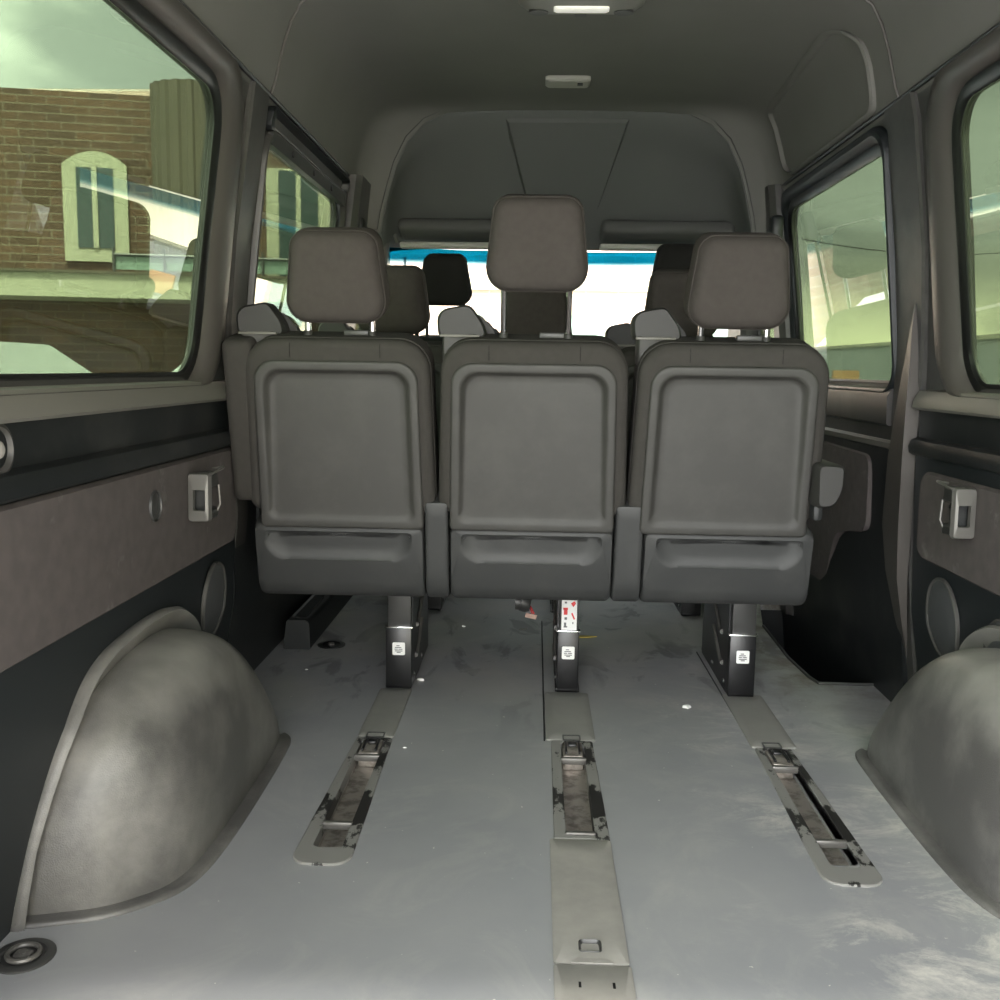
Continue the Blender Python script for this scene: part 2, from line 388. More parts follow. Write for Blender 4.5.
# pillars (left and right) between the windows, standing proud of the wall
def pillar(name, s, poly, w, m='trim', x=None):
    bm = NB(); mp = wallmap(s)
    # subdivide vertically so that the pillar follows the wall curve
    rings(bm, [(poly, -.002), (poly, w * .75), ([(u + (.006 if i < len(poly) / 2 else -.006) * 0, v) for i, (u, v) in enumerate(poly)], w)], mp)
    return struct(name, bm, m)
def band(name, s, pts, m, w=.02, e=.006):
    """pts: list of (z, y_rear, y_front)"""
    bm = NB(); mp = wallmap(s); R = []
    for z, a, b in pts:
        R.append([bm.verts.new(mp(u, z, q)) for u, q in ((a, -.004), (a, w - e), (a + e, w), (b - e, w), (b, w - e), (b, -.004))])
    for r0, r1 in zip(R, R[1:]):
        for i in range(6): bm.faces.new((r0[i], r0[(i + 1) % 6], r1[(i + 1) % 6], r1[i]))
    bm.faces.new(R[0]); bm.faces.new(R[-1])
    return struct(name, bm, m)
band('trim_24', 1, [(-.02, 2.545, 2.665), (.2, 2.545, 2.68), (.5, 2.545, 2.70), (.8, 2.54, 2.72), (1.0, 2.52, 2.70), (1.2, 2.50, 2.69), (1.50, 2.50, 2.69), (1.56, 2.50, 2.69)], 'trim', .014)
band('trim_25', -1, [(-.02, 2.50, 2.62), (.5, 2.50, 2.60), (.8, 2.49, 2.60), (1.0, 2.45, 2.585), (1.2, 2.44, 2.575), (1.56, 2.44, 2.575)], 'trim', .012)
# pale blade of the right pillar
bm = NB(); mp = wallmap(1)
bl = [(1.08, 2.555, 2.557), (1.02, 2.548, 2.575), (.93, 2.540, 2.612), (.80, 2.535, 2.650), (.68, 2.530, 2.675), (.50, 2.53, 2.690), (.38, 2.545, 2.665), (.26, 2.565, 2.635), (.14, 2.60, 2.61)]
R = [[bm.verts.new(mp(u, z, q)) for u, q in ((a, .012), (a, .014 + .031 * k_), (b, .014 + .016 * k_), (b, .012))] for (z, a, b), k_ in zip(bl, (0, .4, .8, 1, 1, 1, .8, .4, .05))]
for r0, r1 in zip(R, R[1:]):
    for i in range(4): bm.faces.new((r0[i], r0[(i + 1) % 4], r1[(i + 1) % 4], r1[i]))
bm.faces.new(R[0]); bm.faces.new(R[-1])
struct('trim_26', bm, 'frame', 60)
# front B pillars by the cab
for s, n in ((-1, 27), (1, 28)):
    a0 = 3.64 if s < 0 else 3.76
    band('trim_%d' % n, s, [(-.02, a0, 3.88), (.9, a0, 3.88), (1.57, a0, 3.88)], 'trim', .055, .02)
    band('trim_%d' % (n + 2), s, [(.8, 4.40, 4.98), (1.1, 4.40, 4.70), (1.40, 4.36, 4.44)], 'ledge' if s < 0 else 'trim', .07, .02)

# ---- ceiling: moulded headliner
HP = [(.79, 1.545), (.783, 1.565), (.770, 1.60), (.750, 1.68), (.728, 1.745), (.702, 1.79), (.650, 1.825), (.560, 1.845), (.42, 1.855), (.22, 1.859), (0, 1.86)]
full = [(-x, z) for x, z in HP] + [(x, z) for x, z in HP[-2::-1]]
AP = [(.81, 1.37), (.700, 1.40), (.690, 1.46), (.668, 1.55), (.640, 1.645), (.595, 1.735), (.530, 1.800), (.45, 1.835), (.34, 1.843), (.17, 1.846), (0, 1.847)]
afull = [(-x, z) for x, z in AP] + [(x, z) for x, z in AP[-2::-1]]
bm = NB()
prev = None
secs = [(-.15, full), (.8, full), (1.6, full), (2.4, full), (3.2, full), (3.70, full)]
mid = [((a[0] * .6 + b[0] * .4), (a[1] * .6 + b[1] * .4)) for a, b in zip(full, afull)]
secs += [(3.77, [(a[0] * .9 + b[0] * .1, a[1] * .92 + b[1] * .08) for a, b in zip(full, afull)]), (3.83, mid), (3.87, afull)]
for y, pr_ in secs:
    cur = [bm.verts.new((x, y, z)) for x, z in pr_]
    if prev:
        for i in range(len(cur) - 1): bm.faces.new((prev[i], prev[i + 1], cur[i + 1], cur[i]))
    prev = cur
g = bmesh.ops.solidify(bm, geom=bm.faces[:], thickness=-.03)
struct('ceiling', bm, 'liner', 50)
# cab headliner sloping down to the windscreen
bm = NB(); prev = None
def blend(hw, zt, e):
    out = []
    for i, (x, z) in enumerate(afull):
        t = abs(x) / .70
        out.append((x / .70 * hw if abs(x) < .75 else math.copysign(.83, x), zt - (1.847 - z) * e))
    return out
for y, sec in ((3.850, [(x * 1.012, z + .012) for x, z in afull]), (3.875, [(x * 1.012, z + .012) for x, z in afull]), (3.885, blend(.700, 1.844, .98)), (4.0, blend(.715, 1.775, .82)), (4.12, blend(.73, 1.67, .58)), (4.24, blend(.745, 1.54, .32)), (4.34, blend(.755, 1.445, .12)), (4.42, blend(.76, 1.405, .04))):
    cur = [bm.verts.new((x, y, z)) for x, z in sec]
    if prev:
        for i in range(len(cur) - 1): bm.faces.new((prev[i], prev[i + 1], cur[i + 1], cur[i]))
    prev = cur
bmesh.ops.solidify(bm, geom=bm.faces[:], thickness=-.02)
struct('trim_31', bm, 'linerf', 50)
# dark shadow gap moulding tracing the arch between the two headliners
bm = NB(); tube(bm, [(x * .999, 3.870, z - .0005) for x, z in afull[1:-1]], .003, 6)
struct('trim_32', bm, 'linerf')
# headliner seams across the roof
bm = NB(); tube(bm, [(x * .997, 2.60, z - .001) for x, z in full[1:-1]], .0042, 6)
struct('trim_33', bm, 'frame')
bm = NB()
for s in (-1, 1):
    tube(bm, [(s * .778, y, 1.566) for y in (-.1, 1, 2, 3, 3.8)], .006, 6)
struct('trim_34', bm, 'black')
# raised side panel in the headliner above the right second window
bm = NB()
def hmap(s):
    def mp(u, v, w):
        x = lerp_tab([(z, x) for x, z in HP], v); return Vector((s * (x - w), u, v))
    return mp
ol = smooth_poly([(2.74, 1.575), (3.64, 1.575), (3.69, 1.62), (3.68, 1.76), (3.66, 1.80), (2.84, 1.815), (2.72, 1.74)], .06)
cx, cy = 3.25, 1.7
ol2 = [(cx + (u - cx) * .985, cy + (v - cy) * .95) for u, v in ol]; ol3 = [(cx + (u - cx) * .975, cy + (v - cy) * .92) for u, v in ol]
ringclosed(bm, [(ol, .001), (ol, .010), (ol2, .015), (ol3, .004), (ol3, -.002), (ol, -.004)], hmap(1))
struct('trim_35', bm, 'liner', 50)

# sliding-door overhead channel on the left, with bolts
ch = empty('door_channel', (-.79, 3.1, 1.52), 'dark overhead sliding-door channel above the far left window', 'door channel')
bm = NB(); mp = wallmap(-1)
def lm(bm_, loops): ringclosed(bm_, loops, lambda u, v, w: mp(u, v, w) - Vector((-.79, 3.1, 1.52)))
lm(bm, [(rr(2.60, 3.62, 1.488, 1.548, .020), -.002), (rr(2.60, 3.62, 1.488, 1.548, .020), .022), (rr(2.612, 3.608, 1.496, 1.541, .014), .026), (rr(2.62, 3.60, 1.502, 1.537, .012), .002), (rr(2.62, 3.60, 1.502, 1.537, .012), -.002)])
obj('channel_lip', bm, 'black', ch)
bm = NB(); prism(bm, rr(2.61, 3.60, 1.452, 1.488, .01), lambda u, v, w: mp(u, v, w) - Vector((-.79, 3.1, 1.52)), .010, .026)
obj('channel_rail', bm, 'msteel', ch)
for y in (2.82, 3.08, 3.34):
    bm = NB(); tube(bm, [mp(y, 1.470, .026) - Vector((-.79, 3.1, 1.52)), mp(y, 1.470, .031) - Vector((-.79, 3.1, 1.52))], .010, 12)
    obj('bolt', bm, 'dsteel', ch)

# ---- windscreen, header and dashboard
WY0, WY1 = 5.15, 4.44
def wsmap(u, v, w):      # u across, v 0 bottom..1 top ; bowed a little
    y = WY0 + (WY1 - WY0) * v; z = .93 + (1.400 - .93) * v
    return Vector((u, y - abs(u) ** 2 * .18 + w, z))
bm = NB(); nU, nV = 14, 6
for w in (0, .006):
    for i in range(nU):
        for j in range(nV):
            q = []
            for a, b in ((i, j), (i + 1, j), (i + 1, j + 1), (i, j + 1)):
                hw = .88 + (.735 - .88) * b / nV
                q.append(bm.verts.new(wsmap(-hw + 2 * hw * a / nU, b / nV, w)))
            bm.faces.new(q)
struct('window_7', bm, 'wscreen')
# A pillars / windscreen surround
bm = NB()
for s in (-1, 1):
    tube(bm, [wsmap(s * .93, -.03, -.01), wsmap(s * .86, .45, -.01), wsmap(s * .80, .8, -.01), wsmap(s * .775, 1.0, -.01), (s * .75, 4.28, 1.47)], .045, 10)
struct('trim_36', bm, 'ledge')
# cab sides between the B pillar wall and the windscreen, scuttle
bm = NB()
for s in (-1, 1):
    prism(bm, [(4.98, -.02), (5.75, -.02), (5.75, .93), (4.98, .93)], lambda u, v, w: Vector((s * w, u, v)), .86, .90)
struct('trim_37', bm, 'trim')
bm = NB(); box(bm, -.86, .86, 4.85, 5.5, -.02, .90, .05)
struct('trim_38', bm, 'black')

# ---- floor with wells
TR = [(-.474, -.045, .045), (0.004, -.05, .05), (.484, -.045, .045)]
bm = NB(); box(bm, -.95, .95, -.2, 5.1, -.035, 0)
fl = struct('floor', bm, 'floor')
cs = []
for (x, _, _), (y0, y1) in zip(TR, ((1.73, 2.31), (1.83, 2.31), (1.73, 2.31))):
    cs.append(cutter(lambda b, x=x, y0=y0, y1=y1: prism(b, rr(x - .030, x + .030, y0 + .03, y1, .012), lambda u, v, w: Vector((u, v, w)), -.1, .1)))
cs.append(cutter(lambda b: prism(b, smooth_poly([(.735, 2.845), (1.0, 2.845), (1.0, 3.9), (.80, 3.9), (.725, 3.5), (.715, 3.1)], .02), lambda u, v, w: Vector((u, v, w)), -.2, .2)))
boolcut(fl, cs)
# stepwell behind the right arch
bm = NB()
box(bm, .70, .97, 2.80, 3.98, -.30, -.28)
box(bm, .70, .712, 2.83, 3.95, -.28, -.036); box(bm, .712, .97, 2.80, 2.84, -.28, -.036); box(bm, .712, .97, 3.94, 3.98, -.28, -.036); box(bm, .955, .97, 2.84, 3.94, -.28, .0)
struct('trim_39', bm, 'black')
bm = NB(); tube(bm, [(.90, 2.845, .003), (.74, 2.845, .003), (.728, 2.90, .003), (.716, 3.1, .003), (.726, 3.5, .003)], .005, 6)
struct('trim_40', bm, 'msteel')
# vinyl joints running along the floor by the centre track
bm = NB()
tube(bm, [(-.062, 2.34, .0005), (-.062, 3.5, .0005)], .0022, 5); tube(bm, [(.44, 2.4, .0005), (.435, 3.15, .0005)], .0022, 5)
struct('trim_41', bm, 'black')

# ------------------------------------------------------------------ floor tracks
def floor_track(name, x, y0, y1, label, flare):
    t = empty(name, (x, (y0 + y1) / 2, 0), label, 'floor track', 'seat anchor tracks in the floor')
    o0 = Vector((x, (y0 + y1) / 2, 0))
    mp = lambda u, v, w: Vector((u, v, w)) - o0 + Vector((x, 0, 0))
    bm = NB()
    if flare:
        out = rr(-.057, .053, y0 - .018, y1, .036, 8, -.044, .043, .004)
    else:
        out = rr(-.052, .056, y0, y1, .003, 8, -.050, .050, .003)
    inn = rr(-.028, .028, y0 + (.045 if flare else .012), y1 - .005, .012, 8)
    out2 = [(u * .97, (v - (y0 + y1) / 2) * .995 + (y0 + y1) / 2) for u, v in out]
    ringclosed(bm, [(out, .0), (out, .003), (out2, .0045), (inn, .0045), (inn, -.02)], mp)
    obj('surround_plate', bm, 'residue' if not flare else 'residue', t)
    bm = NB()      # the steel pan
    a, b = y0 + (.040 if flare else .008), y1 - .004
    box(bm, -.030, .030, a, b, -.034, -.030); box(bm, -.0305, -.0285, a, b, -.030, .002); box(bm, .0285, .0305, a, b, -.030, .002)
    box(bm, -.030, .030, a, a + .002, -.03, .0); 
    for v in bm.verts: v.co.y -= (y0 + y1) / 2
    obj('pan', bm, 'steel', t)
    bars = ((y1 - .115, .012), (y0 + (.145 if flare else .022), .012))
    for yb, wd in bars:
        bm = NB(); box(bm, -.030, .030, yb - wd / 2, yb + wd / 2, -.008, .008, .003)
        for v in bm.verts: v.co.y -= (y0 + y1) / 2
        obj('cross_bar', bm, 'bracket', t)
    bm = NB(); box(bm, -.024, .024, y1 - .10, y1 - .012, -.03, .006, .004)
    for v in bm.verts: v.co.y -= (y0 + y1) / 2
    lb = obj('latch_block', bm, 'steel', t)
    bm = NB(); box(bm, -.010, .010, y1 - .045, y1 - .022, .004, .012, .003); box(bm, -.018, -.013, y1 - .09, y1 - .02, .004, .011, .001); box(bm, .013, .018, y1 - .09, y1 - .02, .004, .011, .001)
    for v in bm.verts: v.co.y -= (y0 + y1) / 2
    obj('latch_tongue', bm, 'dsteel', lb)
    bm = NB(); ringclosed(bm, [(rr(-.022, .022, y1 - .002, y1 + .032, .004), .004), (rr(-.019, .019, y1 + .001, y1 + .029, .003), .004), (rr(-.019, .019, y1 + .001, y1 + .029, .003), .0075), (rr(-.022, .022, y1 - .002, y1 + .032, .004), .0075)], mp)
    obj('wire_loop', bm, 'msteel', t)
    return t
floor_track('floor_track', -.474, 1.715, 2.32, 'open seat anchor track with rounded end in the floor by the left wheel arch', True)
floor_track('floor_track', .004, 1.825, 2.335, 'open centre seat track with black glue marks, between covered floor strips', False)
floor_track('floor_track', .486, 1.70, 2.32, 'open seat anchor track with rounded end in the floor by the right wheel arch', True)
# track covers
def cover(name, x0, x1, y0, y1, label, m='cover', hole=False):
    bm = NB()
    mp = lambda u, v, w: Vector((u, v, w))
    rings(bm, [(rr(x0, x1, y0, y1, .006), 0), (rr(x0, x1, y0, y1, .006), .0035), (rr(x0 + .003, x1 - .003, y0 + .003, y1 - .003, .004), .005)], mp, cap0=True)
    o = obj(name, bm, m)
    if hole:
        c = (x0 + x1) / 2; h = cutter(lambda b: prism(b, rr(c - .018, c + .018, 1.447, 1.481, .006), mp, .001, .02))
        boolcut(o, [h])
    return tag(o, label, 'floor cover', 'plastic covers over the seat tracks')
c1 = cover('track_cover', -.056, .060, 1.419, 1.824, 'beige plastic track cover with a square finger hole, in front of the centre track', hole=True)
bm = NB(); ringclosed(bm, [(rr(-.017, .021, 1.446, 1.482, .007), .004), (rr(-.015, .019, 1.448, 1.480, .006), .0065), (rr(-.012, .016, 1.451, 1.477, .005), .0015), (rr(-.012, .016, 1.451, 1.477, .005), .001)], lambda u, v, w: Vector((u, v, w)))
fh = obj('finger_pull', bm, 'msteel', c1)
c2 = cover('track_cover', -.056, .062, .70, 1.416, 'nearest beige floor cover with two small slots, at the bottom edge')
for x in (-.018, .032):
    bm = NB(); box(bm, x - .002, x + .002, 1.357, 1.370, .0045, .0056); obj('slot', bm, 'rubber', c2)
bm = NB(); prism(bm, smooth_poly([(-.03, 1.417), (-.018, 1.428), (.026, 1.428), (.036, 1.417)], .003), lambda u, v, w: Vector((u, v, w)), .0045, .0065); obj('lip', bm, 'cover', c2)
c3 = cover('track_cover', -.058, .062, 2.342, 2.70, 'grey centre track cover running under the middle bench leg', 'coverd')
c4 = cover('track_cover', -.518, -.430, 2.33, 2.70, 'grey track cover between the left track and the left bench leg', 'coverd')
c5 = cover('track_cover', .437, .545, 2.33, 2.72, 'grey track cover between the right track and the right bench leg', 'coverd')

# ------------------------------------------------------------------ wheel arch covers
def arch(s, name, label):
    t = empty(name, (s * .86, 1.85, 0), label, 'wheel arch cover')
    o0 = Vector((s * .86, 1.85, 0))
    # along the van: position, height, inner edge of the cover
    tab = [(1.488, .0, .918), (1.492, .05, .895), (1.502, .11, .860), (1.520, .17, .805), (1.55, .235, .760), (1.60, .290, .715), (1.67, .325, .695), (1.76, .350, .688), (1.86, .360, .686), (1.95, .358, .686), (2.04, .342, .687), (2.11, .310, .688), (2.17, .265, .690), (2.225, .205, .692), (2.27, .138, .695), (2.30, .070, .702), (2.312, .0, .712)]
    # refine with Catmull-Rom
    fine = []
    for i in range(len(tab) - 1):
        p = [Vector(tab[max(0, i - 1)]), Vector(tab[i]), Vector(tab[i + 1]), Vector(tab[min(len(tab) - 1, i + 2)])]
        for q in range(4):
            u = q / 4
            fine.append(.5 * ((2 * p[1]) + (p[2] - p[0]) * u + (2 * p[0] - 5 * p[1] + 4 * p[2] - p[3]) * u * u + (3 * p[1] - p[0] - 3 * p[2] + p[3]) * u ** 3))
    fine.append(Vector(tab[-1]))
    bm = NB(); n = 22; prev = None
    for (y, h, a) in fine:
        h = max(h, 0); cur = []
        for k in range(n + 1):
            th = (PI / 2) * k / n
            e = 2 / 3.4
            q = math.sin(th) ** e; zz = h * math.cos(th) ** e
            cur.append(bm.verts.new(Vector((s * ((1 - q) * (px(zz) - .004) + q * a), y, zz)) - o0))
        if prev:
            for k in range(n): bm.faces.new((prev[k], prev[k + 1], cur[k + 1], cur[k]))
        prev = cur
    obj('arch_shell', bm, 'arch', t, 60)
    # flange lying on the floor
    foot = [(p.x, p.z) for p in fine]
    bm = NB()
    path = [(s * a, y) for y, a in foot]
    R = []
    for i, (x, y) in enumerate(path):
        p0 = Vector(path[max(0, i - 1)]); p1 = Vector(path[min(len(path) - 1, i + 1)]); d = (p1 - p0).normalized(); nn = Vector((d.y, -d.x)) * (-s)
        if nn.x * s > 0 and abs(nn.x) > .3: nn = -nn
        q = [(-.008, 0), (-.008, .010), (.010, .007), (.022, .008), (.026, .004), (.026, 0)]
        R.append([bm.verts.new(Vector((x + nn.x * w, y + nn.y * w, z)) - o0) for w, z in q])
    for r0, r1 in zip(R, R[1:]):
        for i in range(6): bm.faces.new((r0[i], r0[(i + 1) % 6], r1[(i + 1) % 6], r1[i]))
    bm.faces.new(R[0]); bm.faces.new(R[-1])
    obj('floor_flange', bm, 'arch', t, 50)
    # flange against the wall
    fl_ = [(1.462, 0), (1.47, .06), (1.488, .14), (1.52, .225), (1.56, .290), (1.62, .348), (1.69, .378), (1.78, .390), (1.90, .395), (2.01, .388), (2.08, .366), (2.15, .325), (2.22, .25), (2.28, .16), (2.33, 0)]
    fs = []
    for i in range(len(fl_) - 1):
        p = [Vector(fl_[max(0, i - 1)]), Vector(fl_[i]), Vector(fl_[i + 1]), Vector(fl_[min(len(fl_) - 1, i + 2)])]
        for q_ in range(4):
            u = q_ / 4
            fs.append(tuple(.5 * ((2 * p[1]) + (p[2] - p[0]) * u + (2 * p[0] - 5 * p[1] + 4 * p[2] - p[3]) * u * u + (3 * p[1] - p[0] - 3 * p[2] + p[3]) * u ** 3)))
    fl_ = fs + [fl_[-1]]
    bm = NB(); R = []
    for i, (y, z) in enumerate(fl_):
        p0 = Vector(fl_[max(0, i - 1)]); p1 = Vector(fl_[min(len(fl_) - 1, i + 1)]); d = (p1 - p0).normalized(); nn = Vector((-d.y, d.x))
        xw = px(max(0, z)); q = [(-.05, xw), (.0, xw), (.006, xw - .007), (.008, xw - .026), (.002, xw - .034), (-.010, xw - .026), (-.04, xw - .010)]
        R.append([bm.verts.new(Vector((s * xx, y + nn.x * w, max(0, z + nn.y * w))) - o0) for w, xx in q])
    for r0, r1 in zip(R, R[1:]):
        for i in range(7): bm.faces.new((r0[i], r0[(i + 1) % 7], r1[(i + 1) % 7], r1[i]))
    bm.faces.new(R[0]); bm.faces.new(R[-1])
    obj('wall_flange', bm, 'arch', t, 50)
    return t
arch(-1, 'wheel_arch_cover', 'moulded grey plastic wheel arch cover on the left, paler on top')
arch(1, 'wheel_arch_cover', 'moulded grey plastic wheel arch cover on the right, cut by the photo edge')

# ------------------------------------------------------------------ seats
TH = math.atan2(.13, .62)      # recline
def seatmap(cx, org):
    """u across, v up the reclined back from its foot, w towards the rear"""
    def mp(u, v, w):
        y = 2.445 - math.sin(TH) * v - math.cos(TH) * w
        z = .33 + math.cos(TH) * v - math.sin(TH) * w
        return Vector((cx + u, y, z)) - org
    return mp
ORG = Vector((-.10, 2.75, 0))
def headrest(parent, cx, dz, org, mapf, m='fabric2', wt=.103, wb=.117, v0=.672, h=.212, visible_posts=True, sc=1.0):
    mp = mapf(cx, org)
    v0 = v0 + dz; v1 = v0 + h
    def lp(d, w, dv=0):
        return (rr(-wb + d, wb - d, v0 + d, v1 - d, max(.052 - d * .6, .02), 7, -wt + d, wt - d, max(.040 - d * .5, .018)), w)
    bm = NB()
    rings(bm, [lp(.030, -.132), lp(.010, -.126), lp(.0, -.105), lp(-.001, -.07), lp(.002, -.042), lp(.004, -.036), lp(.008, -.022), lp(.016, -.013), lp(.028, -.008), lp(.045, -.005)], mp)
    h_ = obj('headrest', bm, m, parent, 60)
    # seam piping
    bm = NB(); pts, w = lp(.0025, -.038); tube(bm, [mp(u, v, w) for u, v in pts] + [mp(*pts[0], w)], .0016, 5, False)
    obj('seam', bm, m, h_)
    for sx in (-1, 1):
        bm = NB(); tube(bm, [mp(sx * .076, .60, -.07), mp(sx * .076, .66, -.07), mp(sx * .076, v0 + .03, -.07)], .0072, 10)
        obj('headrest_post', bm, 'chrome', h_)
        bm = NB()
        tube(bm, [mp(sx * .076, .622, -.07), mp(sx * .076, .634, -.07), mp(sx * .076, .637, -.07), mp(sx * .076, .650, -.07)], [.020, .018, .012, .010], 12)
        obj('post_sleeve', bm, 'arm', parent)
    return h_
def seat_back(parent, cx, org, mapf=seatmap):
    mp = mapf(cx, org)
    # cloth cushion
    bm = NB()
    W0, W1 = .229, .220
    def lp(d, w, v0=.215): return (rr(-W0 + d, W0 - d, v0 + d, .640 - d, .03, 7, -W1 + d, W1 - d, max(.075 - d * .5, .03)), w)
    rings(bm, [lp(.03, -.15), lp(.006, -.14), lp(0, -.115), lp(.0, -.04), lp(.004, -.037), lp(.0015, -.033), lp(.002, -.016), lp(.008, -.006), lp(.02, -.002), (rr(-.190, .190, .235, .583, .03, 7, -.184, .184, .05), -.002), (rr(-.188, .188, .238, .580, .03, 7, -.182, .182, .05), -.035)], mp)
    b = obj('backrest', bm, 'fabric', parent, 50)
    for a in (-.105, .105):
        bm = NB(); tube(bm, [mp(a, .600, .0), mp(a, .615, -.0015), mp(a, .632, -.005)], .0009, 4)
        obj('seam', bm, 'fabd', b)
    # moulded back panel: raised rim and dished centre, deepest at the top
    bm = NB()
    def q(d, w, rr_=None, top=None): return (rr(-.199 + d, .199 - d, .180 + d * 1.0, .592 - d, .012 if d < .012 else .02, 8, -.192 + d, .192 - d, max(.05 - d * .4, .028)), w)
    dep = lambda k: (lambda u, v: .008 - k * (.004 + .020 * (v - .20) / .38))
    rings(bm, [q(0, -.034), q(0, .006), q(.003, .0085), q(.006, .009), q(.016, .0095), q(.021, .0085), q(.025, dep(.35)), q(.030, dep(.85)), q(.036, dep(1.0)), q(.050, dep(.95))], mp, cap0=True)
    obj('back_panel', bm, 'shell', b, 60)
def lower_shell(parent, x0, x1, org, top, notch, endl=False, endr=False):
    mp = seatmap(0, org); bm = NB()
    # section: rounded at bottom, face toward the rear
    if notch:
        def lp(d, w, r=.018): return (rr(x0 + d, x1 - d, -.022 + d, top - d, r, 8), w)
        cx = (x0 + x1) / 2; hw = (x1 - x0) / 2 - .03
        sm = lambda e: rr(cx - hw + e, cx + hw - e, .092 + e, top - .022 - e * .2, .055, 8, rt=.01)
        rings(bm, [lp(.02, -.34), lp(0, -.32), lp(0, -.04), (rr(x0 + .001, x1 - .001, -.014, top - .002, .018, 8), -.024), (rr(x0 + .003, x1 - .003, .004, top - .006, .018, 8), -.010), (rr(x0 + .005, x1 - .005, .030, top - .01, .018, 8), -.003), (sm(-.006), .0), (sm(.0), .001), (sm(.006), -.005), (sm(.03), -.008), (sm(.04), -.008)], mp)
    else:
        def lp(d, w, e=0): return (rr(x0 + d, x1 - d, e, top - d * 2, .010, 6), w)
        rings(bm, [lp(0, -.32, -.022), lp(0, -.05, -.022), lp(.0005, -.024, -.014), lp(.001, -.010, .004), lp(.002, -.002, .030), lp(.006, .001, .05)], mp)
    obj('lower_shell', bm, 'base', parent, 50)
def leg(parent, cx, org, label_big=False, sd=-1, hw=.036):
    e = empty('leg', Vector((cx, 2.70, 0)) - org, None, None); e.parent = parent
    del_keys = [k for k in e.keys()]
    o = Vector((cx, 2.70, 0))
    m = lambda u, v, w: Vector((u, v, w))
    # rear upright (box section)
    bm = NB(); box(bm, -hw, hw, -.0, .05, .004, .178, .003); 
    obj('upright', bm, 'dsteel', e)
    bm = NB(); box(bm, -hw + .005, hw - .002, .004, .046, .178, .40, .003)
    obj('upper_post', bm, 'msteel', e)
    bm = NB(); box(bm, -hw - .003, hw + .003, -.003, .02, .177, .181, .001); obj('bright_edge', bm, 'chrome', e)
    # pressed side plate with slanted ribs
    bm = NB()
    prism(bm, smooth_poly([(.03, .004), (.44, .004), (.44, .10), (.36, .40), (.03, .40)], .01), lambda u, v, w: Vector((-sd * w, u, v)), -hw, -hw + .005)
    sp_ = obj('side_plate', bm, 'dsteel', e)
    for k in range(3):
        yy = .09 + k * .02; zz = .075 + k * .085
        pass
        bm = NB(); tube(bm, [(sd * (hw + .0015), yy, zz), (sd * (hw + .0015), yy + .03, zz + .0), (sd * (hw + .0015), yy + .15, zz + .07)], .007, 8)
        obj('rib', bm, 'bracket', sp_)
    bm = NB(); box(bm, -.034, .034, .0, .46, .0055, .016, .002); obj('foot_rail', bm, 'dsteel', e)
    for yb in (.065, .25):
        bm = NB(); tube(bm, [(sd * (hw + .004), yb, .028), (sd * (hw - .003), yb, .028)], .007, 10); obj('bolt', bm, 'msteel', e)
    # sticker with tiny grey print
    bm = NB(); prism(bm, rr(-.017, .018, .100, .136, .004), lambda u, v, w: Vector((u, -w, v)), .0, .0012)
    st = obj('sticker', bm, 'white', e); st['label'] = 'small white sticker'
    bm = NB(); 
    for k, (a, b, z) in enumerate([(-.006, .003, .127), (-.010, .008, .122), (-.011, -.002, .117), (.0, .011, .117), (-.010, .011, .112), (-.005, .006, .108)]):
        box(bm, a, b, -.0018, -.0010, z - .0012, z + .0012)
    obj('print', bm, 'ink', st)
    if label_big:
        bm = NB(); box(bm, -.022, .026, .001, .005, .185, .40); obj('pictogram_backing', bm, 'dsteel', e)
        bm = NB(); box(bm, -.020, .022, -.0026, -.0012, .243, .345)
        s2 = obj('pictogram_label', bm, 'white', e); s2['label'] = 'long white label with red and black pictograms'; s2.location = (0, .003, -.060)
        bm = NB(); box(bm, -.014, -.004, -.0036, -.0026, .286, .303); box(bm, -.016, -.003, -.0036, -.0026, .300, .306); obj('red_print', bm, 'red', s2); bm = NB()
        prism(bm, [(.005, .318), (.012, .308), (.019, .318), (.015, .325), (.010, .322)], lambda u, v, w: Vector((u, -w, v)), .0026, .0036); obj('red_print', bm, 'red', s2); bm = NB()
        prism(bm, [(.006, .290), (.014, .272), (.017, .275), (.010, .292)], lambda u, v, w: Vector((u, -w, v)), .0026, .0036); obj('red_print', bm, 'red', s2)
        bm = NB(); box(bm, -.014, -.004, -.0036, -.0026, .250, .254); box(bm, -.013, -.007, -.0036, -.0026, .254, .264); obj('black_print', bm, 'ink', s2); bm = NB(); box(bm, -.012, -.005, -.0036, -.0026, .272, .279); obj('black_print', bm, 'ink', s2); bm = NB()
        prism(bm, [(.003, .336), (.012, .330), (.016, .326), (.018, .334), (.012, .339), (.006, .340)], lambda u, v, w: Vector((u, -w, v)), .0026, .0036)
        obj('black_print', bm, 'ink', s2); bm = NB(); box(bm, .010, .013, -.0036, -.0026, .26, .266); obj('black_print', bm, 'ink', s2); bm = NB(); box(bm, -.012, -.006, -.0036, -.0026, .318, .323); obj('black_print', bm, 'ink', s2)
